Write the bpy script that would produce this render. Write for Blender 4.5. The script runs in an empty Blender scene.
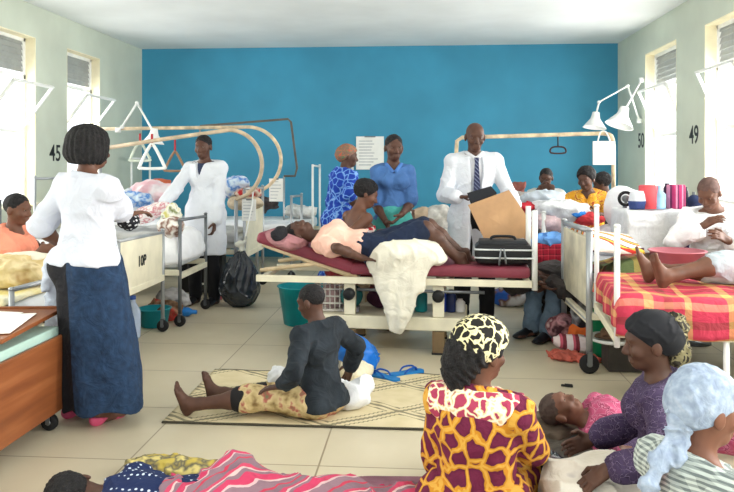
import bpy, bmesh, math, random
import numpy as np
from mathutils import Vector, Matrix

# ------------------------------------------------------------------ camera, world, light, exposure
C = bpy.context.scene.collection
SC = bpy.context.scene
PI = math.pi
CAM_H, FPX, HORIZ, YAW = 1.42, 720.0, 164.0, math.atan(55 / 720)
cam_d = bpy.data.cameras.new('camera'); cam = bpy.data.objects.new('camera', cam_d); C.objects.link(cam)
cam.location = (0, 0, CAM_H); cam.rotation_euler = (PI / 2, 0, YAW)
cam_d.sensor_width = 36; cam_d.lens = FPX / 734 * 36; cam_d.shift_y = -(246 - HORIZ) / 734
cam_d.clip_start = .05
SC.camera = cam
SC.view_settings.view_transform = 'Standard'; SC.view_settings.look = 'None'
SC.view_settings.gamma = 1; SC.view_settings.use_curve_mapping = False
SC.view_settings.exposure = EXPO = 0.0
try:
    SC.cycles.use_denoising = True; SC.cycles.max_bounces = 7; SC.cycles.diffuse_bounces = 5
except Exception:
    pass
W = bpy.data.worlds.new('sky'); SC.world = W; W.use_nodes = True
bg = W.node_tree.nodes['Background']; bg.inputs[0].default_value = (.93, .97, 1, 1); bg.inputs[1].default_value = 1.95

# room: x to the right, y into the depth, z up
XL, XR, YB, ZC, YF = -4.33, 2.88, 10.87, 3.2, -2.6
WIN_L = [(8.5, 9.41), (6.9, 7.79), (5.0, 5.9), (3.1, 4.0), (1.2, 2.1), (-.7, .2)]
WIN_R = [(8.42, 9.57), (6.62, 7.6), (4.7, 5.65), (2.8, 3.7), (.9, 1.8), (-1.0, -.1)]
WZ0, WZL, WZ1 = .95, 2.42, 2.84

def window_light(side, y0, y1, power):
    ld = bpy.data.lights.new('daylight', 'AREA'); ld.shape = 'RECTANGLE'; ld.size = y1 - y0; ld.size_y = 1.75
    ld.energy = power; ld.color = (1, .98, .94)
    o = bpy.data.objects.new('daylight', ld); C.objects.link(o)
    x = XL - .42 if side < 0 else XR + .42
    o.location = (x, (y0 + y1) / 2, 1.85)
    o.rotation_euler = (PI / 2, 0, -PI / 2 if side < 0 else PI / 2)   # faces into the room
for y0, y1 in WIN_L: window_light(-1, y0, y1, 50)
for y0, y1 in WIN_R: window_light(1, y0, y1, 120)

# ------------------------------------------------------------------ pixel helpers (design frame 734 x 492)
def V(*a): return Vector(a)
cF, cR = V(-math.sin(YAW), math.cos(YAW), 0), V(math.cos(YAW), math.sin(YAW), 0)
def pt(px, py, Y):
    d = cF + cR * ((px - 367) / FPX) + V(0, 0, 1) * ((HORIZ - py) / FPX)
    return V(0, 0, CAM_H) + d * (Y / d.y)
def fl(px, py, z=0.):
    d = cF + cR * ((px - 367) / FPX) + V(0, 0, 1) * ((HORIZ - py) / FPX)
    return V(0, 0, CAM_H) + d * ((z - CAM_H) / d.z)

# ------------------------------------------------------------------ materials
def lin(c):
    return tuple(((x / 255 + .055) / 1.055) ** 2.4 if x > 10.3 else x / 255 / 12.92 for x in c[:3]) + (1,)
class NT:
    def __init__(s, name, rough=.7, metal=0., spec=.3):
        s.m = bpy.data.materials.new(name); s.m.use_nodes = True; s.t = s.m.node_tree
        s.b = s.t.nodes['Principled BSDF']; s.b.inputs['Roughness'].default_value = rough
        s.b.inputs['Metallic'].default_value = metal; s.b.inputs['Specular IOR Level'].default_value = spec
        s.tc = s.t.nodes.new('ShaderNodeTexCoord')
    def n(s, typ, **kw):
        nd = s.t.nodes.new('ShaderNode' + typ)
        for k, v in kw.items():
            if k in nd.bl_rna.properties: setattr(nd, k, v)
            else: s.put(nd.inputs[k.replace('_', ' ')] if isinstance(k, str) else nd.inputs[k], v)
        return nd
    def put(s, inp, v):
        if isinstance(v, bpy.types.NodeSocket): s.t.links.new(v, inp)
        else: inp.default_value = v
    def coord(s, uv=False): return s.tc.outputs['UV' if uv else 'Object']
    def math(s, op, a, b=0.):
        nd = s.t.nodes.new('ShaderNodeMath'); nd.operation = op; s.put(nd.inputs[0], a); s.put(nd.inputs[1], b); return nd.outputs[0]
    def ramp(s, f, stops, interp='LINEAR'):
        nd = s.t.nodes.new('ShaderNodeValToRGB'); r = nd.color_ramp; r.interpolation = interp
        while len(r.elements) > 1: r.elements.remove(r.elements[-1])
        r.elements[0].position = stops[0][0]; r.elements[0].color = lin(stops[0][1])
        for p, c in stops[1:]:
            e = r.elements.new(p); e.color = lin(c)
        s.put(nd.inputs[0], f); return nd.outputs[0]
    def mix(s, f, a, b):
        nd = s.t.nodes.new('ShaderNodeMix'); nd.data_type = 'RGBA'
        s.put(nd.inputs['Factor'], f)
        s.put(nd.inputs[6], a if isinstance(a, bpy.types.NodeSocket) else lin(a)); s.put(nd.inputs[7], b if isinstance(b, bpy.types.NodeSocket) else lin(b))
        return nd.outputs[2]
    def col(s, c): s.put(s.b.inputs['Base Color'], c if isinstance(c, bpy.types.NodeSocket) else lin(c))
    def noise(s, scale, uv=False, detail=3.):
        return s.n('TexNoise', Vector=s.coord(uv), Scale=scale, Detail=detail).outputs[0]
    def wrinkle(s, k=.5):
        f = s.n('TexNoise', Vector=s.coord(), Scale=9., Detail=4., Distortion=1.6).outputs[0]; s.bump(f, k, .03)
    def bump(s, h, strength=.3, dist=.01):
        b = s.n('Bump', Height=h, Strength=strength, Distance=dist); s.put(s.b.inputs['Normal'], b.outputs[0])
def shade(c, k): return tuple(max(0, min(255, x * k)) for x in c)
_mc = {}
def M(name, c, rough=.75, var=.12, scale=6., metal=0., bump=0., spec=.3):
    """plain stuff with a little mottling"""
    if name in _mc: return _mc[name]
    t = NT(name, rough, metal, spec)
    f = t.noise(scale)
    t.col(t.ramp(f, [(.3, shade(c, 1 - var)), (.7, shade(c, 1 + var))]))
    if rough >= .84: t.wrinkle()
    elif bump: t.bump(t.noise(scale * 6), bump, .01)
    _mc[name] = t.m; return t.m
def axis_sum(t, axes, uv=False):
    sp = t.n('SeparateXYZ', Vector=t.coord(uv)); o = None
    for a, w in axes:
        q = t.math('MULTIPLY', sp.outputs['XYZ'.index(a)], w)
        o = q if o is None else t.math('ADD', o, q)
    return o
def stripes(name, stops, period, axes=(('X', 1.),), uv=False, warp=.0, rough=.85):
    if name in _mc: return _mc[name]
    t = NT(name, rough)
    x = axis_sum(t, axes, uv)
    if warp: x = t.math('ADD', x, t.math('MULTIPLY', t.noise(5., uv), warp))
    t.col(t.ramp(t.math('FRACT', t.math('MULTIPLY', x, 1 / period)), stops, 'CONSTANT')); t.wrinkle()
    _mc[name] = t.m; return t.m
def plaid(name, sa, sb, pa, pb, axa=(('X', 1.),), axb=(('Y', 1.), ('Z', .9)), uv=False, f=.5, warp=.02):
    if name in _mc: return _mc[name]
    t = NT(name, .85)
    w = t.math('MULTIPLY', t.noise(4., uv), warp)
    a = t.ramp(t.math('FRACT', t.math('MULTIPLY', t.math('ADD', axis_sum(t, axa, uv), w), 1 / pa)), sa, 'CONSTANT')
    b = t.ramp(t.math('FRACT', t.math('MULTIPLY', t.math('ADD', axis_sum(t, axb, uv), w), 1 / pb)), sb, 'CONSTANT')
    t.col(t.mix(f, a, b)); t.wrinkle(); _mc[name] = t.m; return t.m
def dots(name, base, dot, scale, r=.3, rough=.85, rnd=.25):
    if name in _mc: return _mc[name]
    t = NT(name, rough)
    v = t.n('TexVoronoi', Vector=t.coord(), Scale=scale, Randomness=rnd)
    t.col(t.ramp(v.outputs['Distance'], [(0, dot), (r, dot), (r + .06, base)])); t.wrinkle(); _mc[name] = t.m; return t.m
def cells(name, inner, edge, scale, wid=.12, edge2=None, rough=.85, inner2=None, rnd=.8):
    """printed cloth: blobs in a net of another colour"""
    if name in _mc: return _mc[name]
    t = NT(name, rough)
    wv = t.n('TexNoise', Vector=t.coord(), Scale=scale * .9, Detail=2.)
    mx = t.n('VectorMath', operation='MULTIPLY_ADD'); t.put(mx.inputs[0], wv.outputs['Color']); mx.inputs[1].default_value = (.06, .06, .06); t.put(mx.inputs[2], t.coord())
    v = t.n('TexVoronoi', feature='DISTANCE_TO_EDGE', Vector=mx.outputs[0], Scale=scale, Randomness=rnd)
    stops = [(0, edge2 or edge), (wid * .45, edge2 or edge), (wid * .5, edge), (wid, edge), (wid + .02, inner2 or inner), (wid + .12, inner)]
    t.col(t.ramp(v.outputs['Distance'], stops)); t.wrinkle(); _mc[name] = t.m; return t.m
def mottled(name, stops, scale, rough=.85, detail=2., bump=0.):
    if name in _mc: return _mc[name]
    t = NT(name, rough)
    t.col(t.ramp(t.noise(scale, detail=detail), stops))
    if bump: t.bump(t.noise(scale * 2), bump, .02)
    elif rough >= .84: t.wrinkle()
    _mc[name] = t.m; return t.m

# ------------------------------------------------------------------ objects
def tag(o, label, cat=None, group=None, kind=None):
    if label: o['label'] = label
    if cat: o['category'] = cat
    if group: o['group'] = group
    if kind: o['kind'] = kind
    return o
def thing(name, label, cat, loc=(0, 0, 0), rotz=0., group=None):
    o = bpy.data.objects.new(name, None); C.objects.link(o); o.empty_display_size = .1
    o.location = loc; o.rotation_euler = (0, 0, rotz)
    return tag(o, label, cat, group)
def world_of(o):
    m = Matrix.Translation(o.location) @ o.rotation_euler.to_matrix().to_4x4()
    return m if o.parent is None else world_of(o.parent) @ m
def link(name, me, mat, parent=None):
    o = bpy.data.objects.new(name, me); C.objects.link(o)
    for m in (mat if isinstance(mat, (list, tuple)) else [mat]): me.materials.append(m)
    if parent is not None: o.parent = parent
    return o
def copy_tree(o, parent=None):
    c = o.copy(); C.objects.link(c)
    if parent is not None: c.parent = parent
    for ch in list(o.children): copy_tree(ch, c)
    return c

class MB:
    """collects shapes and links them as one mesh"""
    def __init__(s): s.v = []; s.f = []; s.sm = []; s.mi = []; s.cur = 0
    def add(s, vs, fs, smooth=False, M4=None):
        n = len(s.v)
        s.v += [tuple(M4 @ Vector(p)) if M4 is not None else tuple(p) for p in vs]
        s.f += [tuple(i + n for i in f) for f in fs]; s.sm += [smooth] * len(fs); s.mi += [s.cur] * len(fs); return s
    def box(s, c, size, rot=None, bev=0.004, seg=2):
        bm = bmesh.new(); bmesh.ops.create_cube(bm, size=1)
        for v in bm.verts: v.co = Vector((v.co.x * size[0], v.co.y * size[1], v.co.z * size[2]))
        if bev: bmesh.ops.bevel(bm, geom=bm.edges[:], offset=min(bev, min(size) * .45), segments=seg, affect='EDGES', profile=.5)
        bm.verts.index_update()
        m = Matrix.Translation(Vector(c)) @ (rot.to_4x4() if rot is not None else Matrix())
        s.add([v.co.copy() for v in bm.verts], [[v.index for v in f.verts] for f in bm.faces], bev > .012, m); bm.free(); return s
    def tube(s, pts, r, n=10, closed=False, caps=True):
        pts = [Vector(p) for p in pts]; k = len(pts); rs = r if isinstance(r, (list, tuple)) else [r] * k
        vs, fs = [], []; prev = None
        for i, p in enumerate(pts):
            a = pts[(i - 1) % k] if (i or closed) else p; b = pts[(i + 1) % k] if (i < k - 1 or closed) else p
            t = (b - a).normalized()
            if prev is None:
                u = t.cross(V(0, 0, 1)); u = u if u.length > .05 else t.cross(V(1, 0, 0))
            else: u = prev - t * prev.dot(t)
            u.normalize(); prev = u; w = t.cross(u)
            vs += [p + (u * math.cos(2 * PI * j / n) + w * math.sin(2 * PI * j / n)) * rs[i] for j in range(n)]
        for i in range(k if closed else k - 1):
            i2 = (i + 1) % k
            fs += [(i * n + j, i * n + (j + 1) % n, i2 * n + (j + 1) % n, i2 * n + j) for j in range(n)]
        if caps and not closed: fs += [tuple(reversed(range(n))), tuple(range((k - 1) * n, k * n))]
        return s.add(vs, fs, True)
    def lathe(s, prof, n=28, M4=None):
        """profile of (radius, z)"""
        vs, fs = [], []
        for r, z in prof: vs += [(max(r, 1e-4) * math.cos(2 * PI * j / n), max(r, 1e-4) * math.sin(2 * PI * j / n), z) for j in range(n)]
        for i in range(len(prof) - 1): fs += [(i * n + j, i * n + (j + 1) % n, (i + 1) * n + (j + 1) % n, (i + 1) * n + j) for j in range(n)]
        fs += [tuple(reversed(range(n))), tuple(range((len(prof) - 1) * n, len(prof) * n))]
        return s.add(vs, fs, True, M4)
    def grid(s, fn, nu, nv):
        vs = [fn(i / nu, j / nv) for j in range(nv + 1) for i in range(nu + 1)]
        fs = [(j * (nu + 1) + i, j * (nu + 1) + i + 1, (j + 1) * (nu + 1) + i + 1, (j + 1) * (nu + 1) + i) for j in range(nv) for i in range(nu)]
        return s.add(vs, fs, True)
    def build(s, name, mat, parent=None, world=False):
        vs = s.v
        if world and parent is not None:
            im = world_of(parent).inverted(); vs = [tuple(im @ Vector(p)) for p in vs]
        me = bpy.data.meshes.new(name); me.from_pydata(vs, [], s.f); me.update()
        me.polygons.foreach_set('use_smooth', s.sm); me.polygons.foreach_set('material_index', s.mi)
        return link(name, me, mat, parent)
def catmull(P, n=8, closed=False):
    P = [Vector(p) for p in P]; out = []; k = len(P)
    for i in range(k if closed else k - 1):
        a, b, c, d = (P[(i - 1) % k], P[i], P[(i + 1) % k], P[(i + 2) % k]) if closed else (P[max(i - 1, 0)], P[i], P[i + 1], P[min(i + 2, k - 1)])
        for j in range(n):
            t = j / n
            out.append(.5 * (2 * b + (c - a) * t + (2 * a - 5 * b + 4 * c - d) * t * t + (3 * b - a - 3 * c + d) * t ** 3))
    if not closed: out.append(P[-1])
    return out

# ------------------------------------------------------------------ smooth solid surfaces
def wob(p, f, seed=0):
    """cheap smooth noise, about -1..1"""
    x, y, z = p; r = random.Random(seed); o = 0
    for k in range(4):
        a = [r.uniform(-1, 1) for _ in range(3)]; n = math.sqrt(sum(q * q for q in a)) + .2; ph = r.uniform(0, 6)
        g = f * (1, 1.35, 1.9, 2.6)[k]
        q = (a[0] * x + a[1] * y + a[2] * z) / n * g
        b = [r.uniform(-1, 1) for _ in range(3)]
        o = o + np.sin(q + ph + 1.4 * np.sin((b[0] * x + b[1] * y + b[2] * z) * g * .7 + ph * 2)) * (1, .7, .5, .35)[k]
    return o / 2.0
class SDF:
    def __init__(s, vox=.006): s.vox = vox; s.ops = []; s.lo = np.full(3, 1e9); s.hi = np.full(3, -1e9)
    def _bb(s, lo, hi): s.lo = np.minimum(s.lo, lo); s.hi = np.maximum(s.hi, hi)
    def cone(s, a, b, ra, rb, k=.02, sq=None, sub=False):
        a, b = np.array(a, float), np.array(b, float); r = max(ra, rb)
        lo, hi = np.minimum(a, b) - r, np.maximum(a, b) + r
        def f(P):
            d = b - a; sqv = None
            q = [P[i] - a[i] for i in range(3)]
            t = np.clip((q[0] * d[0] + q[1] * d[1] + q[2] * d[2]) / max(d @ d, 1e-9), 0, 1)
            q = [q[i] - t * d[i] for i in range(3)]
            if sq:
                ax, fc = np.array(sq[0], float), sq[1]; h = q[0] * ax[0] + q[1] * ax[1] + q[2] * ax[2]
                q = [q[i] + h * (fc - 1) * ax[i] for i in range(3)]
            return np.sqrt(q[0] ** 2 + q[1] ** 2 + q[2] ** 2) - (ra + (rb - ra) * t)
        s.ops.append(('s' if sub else 'u', f, lo, hi, k))
        if not sub: s._bb(lo, hi)
        return s
    def ell(s, c, r, R=None, k=.02, sub=False):
        c = np.array(c, float); r = np.array(r, float) * np.ones(3); A = np.eye(3) if R is None else np.array([list(q) for q in R], float)
        ext = np.sqrt(((A * r[:, None]) ** 2).sum(0)); lo, hi = c - ext, c + ext
        def f(P):
            q = [P[i] - c[i] for i in range(3)]
            l = [(A[j, 0] * q[0] + A[j, 1] * q[1] + A[j, 2] * q[2]) / r[j] for j in range(3)]
            k0 = np.sqrt(l[0] ** 2 + l[1] ** 2 + l[2] ** 2) + 1e-9
            k1 = np.sqrt((l[0] / r[0]) ** 2 + (l[1] / r[1]) ** 2 + (l[2] / r[2]) ** 2) + 1e-9
            return k0 * (k0 - 1) / k1
        s.ops.append(('s' if sub else 'u', f, lo, hi, k))
        if not sub: s._bb(lo, hi)
        return s
    def box(s, c, h, R=None, r=.01, k=.02, sub=False):
        c = np.array(c, float); h = np.array(h, float); A = np.eye(3) if R is None else np.array([list(q) for q in R], float)
        ext = (np.abs(A) * h[:, None]).sum(0); lo, hi = c - ext, c + ext; hh = h - r
        def f(P):
            q = [P[i] - c[i] for i in range(3)]
            l = [np.abs(A[j, 0] * q[0] + A[j, 1] * q[1] + A[j, 2] * q[2]) - hh[j] for j in range(3)]
            o = np.sqrt(sum(np.maximum(x, 0) ** 2 for x in l)); return o + np.minimum(np.maximum(np.maximum(l[0], l[1]), l[2]), 0) - r
        s.ops.append(('s' if sub else 'u', f, lo, hi, k))
        if not sub: s._bb(lo, hi)
        return s
    def cut(s, p, n):
        p, n = np.array(p, float), np.array(Vector(n).normalized(), float)
        s.ops.append(('c', lambda P: (P[0] - p[0]) * n[0] + (P[1] - p[1]) * n[1] + (P[2] - p[2]) * n[2], None, None, 0)); return s
    def disp(s, f): s.ops.append(('d', f, None, None, 0)); return s
    def fold(s, amp, freq, seed=0):
        def f(P):
            w = wob(P, freq * .8, seed); c = np.clip(1 - np.abs(wob(P, freq * 1.1, seed + 40)) * 1.6, 0, 1) ** 2
            return amp * (.9 * w - 1.3 * c + .4)
        return s.disp(f)
    def build(s, name, mat, parent=None, loc=None):
        h = s.vox; pad = 4 * h + .02
        lo, hi = s.lo - pad, s.hi + pad; n = np.ceil((hi - lo) / h).astype(int) + 1
        ax = [(lo[i] + h * np.arange(n[i])).astype(np.float32) for i in range(3)]
        d = np.full(n, .25, np.float32)
        for kind, f, l, u, k in s.ops:
            if kind in 'us':
                p = k + 5 * h + .012
                i0 = np.clip(np.floor((l - p - lo) / h).astype(int), 0, n); i1 = np.clip(np.ceil((u + p - lo) / h).astype(int) + 1, 0, n)
                if (i1 <= i0).any(): continue
                sl = tuple(slice(a, b) for a, b in zip(i0, i1))
                P = np.meshgrid(*[ax[q][sl[q]] for q in range(3)], indexing='ij', sparse=True)
                g = f(P).astype(np.float32); e = d[sl]
                if kind == 'u':
                    t = np.clip(.5 + .5 * (e - g) / k, 0, 1); d[sl] = e * (1 - t) + g * t - k * t * (1 - t)
                else:
                    g = -g; t = np.clip(.5 + .5 * (g - e) / k, 0, 1); d[sl] = e * (1 - t) + g * t + k * t * (1 - t)
            else:
                P = np.meshgrid(*ax, indexing='ij', sparse=True)
                if kind == 'c': d = np.maximum(d, f(P)).astype(np.float32)
                else: d = (d + f(P)).astype(np.float32)
        for q in range(3):
            sl = [slice(None)] * 3; sl[q] = 0; d[tuple(sl)] = .2; sl[q] = -1; d[tuple(sl)] = .2
        v, fc = nets(d, lo, h)
        origin = np.array(loc if loc is not None else (world_of(parent).translation if parent is not None else (0, 0, 0)), float)
        v = v - origin
        me = bpy.data.meshes.new(name)
        me.vertices.add(len(v)); me.vertices.foreach_set('co', v.astype(np.float32).ravel())
        me.loops.add(fc.size); me.loops.foreach_set('vertex_index', fc.astype(np.int32).ravel())
        me.polygons.add(len(fc)); me.polygons.foreach_set('loop_start', np.arange(0, fc.size, 4, dtype=np.int32))
        me.polygons.foreach_set('use_smooth', np.ones(len(fc), bool)); me.update(calc_edges=True)
        o = link(name, me, mat, parent)
        if parent is None: o.location = origin
        return o
def nets(d, lo, h):
    s = d < 0; c = np.zeros(tuple(np.array(d.shape) - 1), np.int8)
    cs = [(i, j, k) for i in (0, 1) for j in (0, 1) for k in (0, 1)]
    N = c.shape
    for i, j, k in cs: c += s[i:i + N[0], j:j + N[1], k:k + N[2]]
    idx = np.argwhere((c > 0) & (c < 8)); ids = np.full(N, -1, np.int64); ids[tuple(idx.T)] = np.arange(len(idx))
    vals = {q: d[idx[:, 0] + q[0], idx[:, 1] + q[1], idx[:, 2] + q[2]] for q in cs}
    acc = np.zeros((len(idx), 3)); cnt = np.zeros(len(idx))
    for q in cs:
        for a in range(3):
            if q[a]: continue
            q2 = list(q); q2[a] = 1; q2 = tuple(q2); A, B = vals[q], vals[q2]; x = (A < 0) != (B < 0)
            t = np.where(x, A / np.where(x, A - B, 1), 0)
            p = np.tile(np.array(q, float), (len(idx), 1)); p[:, a] = t
            acc += p * x[:, None]; cnt += x
    v = lo + (idx + acc / np.maximum(cnt, 1)[:, None]) * h
    F = []
    for a in range(3):
        b, e = (a + 1) % 3, (a + 2) % 3
        sl0 = [slice(None)] * 3; sl1 = [slice(None)] * 3; sl0[a] = slice(0, -1); sl1[a] = slice(1, None)
        s0, s1 = s[tuple(sl0)], s[tuple(sl1)]; E = np.argwhere(s0 != s1)
        E = E[(E[:, b] > 0) & (E[:, e] > 0) & (E[:, b] < d.shape[b] - 1) & (E[:, e] < d.shape[e] - 1)]
        if not len(E): continue
        def g(db, de):
            q = E.copy(); q[:, b] += db; q[:, e] += de; return ids[tuple(q.T)]
        quad = np.stack([g(-1, -1), g(0, -1), g(0, 0), g(-1, 0)], 1)
        inside = s0[tuple(E.T)]
        quad[~inside] = quad[~inside][:, ::-1]; F.append(quad)
    return v, np.concatenate(F) if F else np.zeros((0, 4), int)
# ------------------------------------------------------------------ palette
m_cream = M('cream_enamel', (226, 220, 196), .45, .05)
m_white = M('white_enamel', (232, 234, 232), .4, .03)
m_tube = M('grey_tube', (168, 172, 176), .35, .05, metal=.5)
m_steel = M('dull_steel', (120, 124, 128), .35, .05, metal=.7)
m_rubber = M('black_rubber', (30, 30, 32), .7, .1)
m_black = M('black_plastic', (24, 25, 28), .45, .1)
m_timber = M('pale_timber', (196, 176, 142), .6, .1, 12)
m_sheet = M('white_cotton', (236, 237, 240), .9, .03, bump=.15)
m_paper = M('paper', (240, 240, 236), .8, .02)
m_maroon = M('maroon_vinyl', (128, 56, 70), .5, .08, 4)

# ------------------------------------------------------------------ the room
def struct(o): o['kind'] = 'structure'; return o
t = NT('terrazzo_floor', .38, spec=.4)
br = t.n('TexBrick', Vector=t.coord(), Scale=1., offset=0., Color1=lin((206, 196, 172)), Color2=lin((202, 192, 169)), Mortar=lin((150, 138, 116)))
br.inputs['Mortar Size'].default_value = .005; br.inputs['Mortar Smooth'].default_value = .3
br.inputs['Brick Width'].default_value = .915; br.inputs['Row Height'].default_value = .735
mp = t.n('Mapping', Vector=t.coord()); mp.inputs['Location'].default_value = (1.40, -.42 + .735, 0)
t.put(br.inputs['Vector'], mp.outputs[0])
fl_n = t.ramp(t.noise(1.3, detail=6.), [(.3, (225, 222, 214)), (.72, (255, 255, 255))])
mul = t.n('Mix', data_type='RGBA', blend_type='MULTIPLY'); mul.inputs['Factor'].default_value = .55
t.put(mul.inputs[6], br.outputs[0]); t.put(mul.inputs[7], fl_n); t.col(mul.outputs[2])
t.put(t.b.inputs['Roughness'], t.math('ADD', .26, t.math('MULTIPLY', t.noise(3.), .25)))
m_floor = t.m
m_blue = M('blue_wall_paint', (64, 146, 180), .6, .05, 1.2)
m_wall = M('pale_green_plaster', (196, 203, 188), .75, .04, 1.5)
m_ceil = M('ceiling_paint', (226, 230, 230), .8, .03, 1.2)
m_reveal = M('yellowed_reveal', (234, 226, 196), .7, .06, 3)
T = .2
struct(MB().box(((XL + XR) / 2, (YF + YB) / 2, -.05), (XR - XL + 2 * T, YB - YF + T, .1), bev=0).build('floor', m_floor))
struct(MB().box(((XL + XR) / 2, (YF + YB) / 2, ZC + .06), (XR - XL + 2 * T, YB - YF + T, .12), bev=0).build('ceiling', m_ceil))
struct(MB().box(((XL + XR) / 2, YB + T / 2, ZC / 2), (XR - XL, T, ZC), bev=0).build('wall_back', m_blue))
def side_wall(name, x, wins):
    b = MB(); e = sorted([YF, YB + T] + [q for w in wins for q in w])
    for i in range(0, len(e), 2): b.box((x, (e[i] + e[i + 1]) / 2, ZC / 2), (T, e[i + 1] - e[i], ZC), bev=0)
    for y0, y1 in wins:
        b.box((x, (y0 + y1) / 2, WZ0 / 2), (T, y1 - y0, WZ0), bev=0)
        b.box((x, (y0 + y1) / 2, (WZ1 + ZC) / 2), (T, y1 - y0, ZC - WZ1), bev=0)
    return struct(b.build(name, m_wall))
wl = side_wall('wall_left', XL - T / 2, WIN_L); wr = side_wall('wall_right', XR + T / 2, WIN_R)
gl = NT('window_glass', .1)
tr = gl.n('BsdfTransparent'); gs = gl.n('BsdfGlossy', Roughness=.05); mx = gl.n('MixShader'); mx.inputs[0].default_value = .07
gl.put(mx.inputs[1], tr.outputs[0]); gl.put(mx.inputs[2], gs.outputs[0])
gl.put(gl.t.nodes['Material Output'].inputs[0], mx.outputs[0]); m_glass = gl.m
m_louvre = M('grey_louvre', (150, 154, 152), .4, .05)
for n, (sd, (y0, y1)) in enumerate([(-1, w) for w in WIN_L[:3]] + [(1, w) for w in WIN_R[:3]]):
    xi = XL if sd < 0 else XR; xo = xi + sd * .14; yc, w = (y0 + y1) / 2, y1 - y0
    b = MB()
    for z in (WZ0 + .025, WZL - .025, WZ1 - .025): b.box((xo, yc, z), (.05, w, .05))
    for y in (y0 + .025, y1 - .025): b.box((xo, y, (WZ0 + WZ1) / 2), (.05, .05, WZ1 - WZ0))
    win = struct(b.build('window_%d' % (n + 1), m_white))
    b = MB()
    for y in (y0 + .006, y1 - .006): b.box((xi + sd * T / 2, y, (WZ0 + WZ1) / 2), (T - .002, .012, WZ1 - WZ0), bev=0)
    for z in (WZ1 - .006, WZ0 + .006): b.box((xi + sd * T / 2, yc, z), (T - .002, w, .012), bev=0)
    b.build('reveal', m_reveal, win)
    b = MB()
    for k in range(6): b.box((xo, yc, WZL + .06 + k * .062), (.008, w - .1, .07), Matrix.Rotation(.3 * sd, 3, 'Y'), bev=0)
    b.build('louvre', m_louvre, win)
    MB().box((xo, yc, (WZ0 + 1.78) / 2), (.006, w - .1, 1.78 - WZ0), bev=0).build('pane', m_glass, win)
    MB().box((xo, yc, 1.78), (.04, w - .06, .04)).build('rail', m_white, win)
    # top-hung sash tipped into the room
    a = math.radians(38 if sd < 0 else 24); hh = .6; R = Matrix.Rotation(-sd * a, 3, 'Y')
    c = V(xo, yc, 1.8) + R @ V(0, 0, hh / 2); b = MB()
    for q in (-hh / 2, hh / 2): b.box(c + R @ V(0, 0, q), (.03, w - .1, .03), R)
    for q in (-1, 1): b.box(c + V(0, q * (w / 2 - .065), 0), (.03, .03, hh), R)
    s_ = b.build('sash', m_white, win)
    MB().box(c, (.005, w - .14, hh - .04), R, bev=0).build('sash_pane', m_glass, s_)
def painted(txt, loc, rot, size, parent, name='painted_number'):
    cu = bpy.data.curves.new(name, 'FONT'); cu.body = txt; cu.size = size; cu.extrude = .0006; cu.align_x = 'CENTER'; cu.offset = .004
    o = bpy.data.objects.new(name, cu); C.objects.link(o); o.location = loc; o.rotation_euler = rot; o.parent = parent
    me = bpy.data.meshes.new_from_object(o); bpy.data.objects.remove(o)
    o = link(name, me, [], parent); me.materials.clear(); me.materials.append(M('black_paint', (30, 34, 36), .6))
    o.location = loc; o.rotation_euler = rot; return o
painted('45', (XL + .001, 8.22, 1.46), (PI / 2, 0, PI / 2), .27, wl)
painted('49', (XR - .001, 7.89, 1.64), (PI / 2, 0, -PI / 2), .27, wr)
painted('50', (XR - .001, 9.74, 1.64), (PI / 2, 0, -PI / 2), .27, wr)

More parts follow.
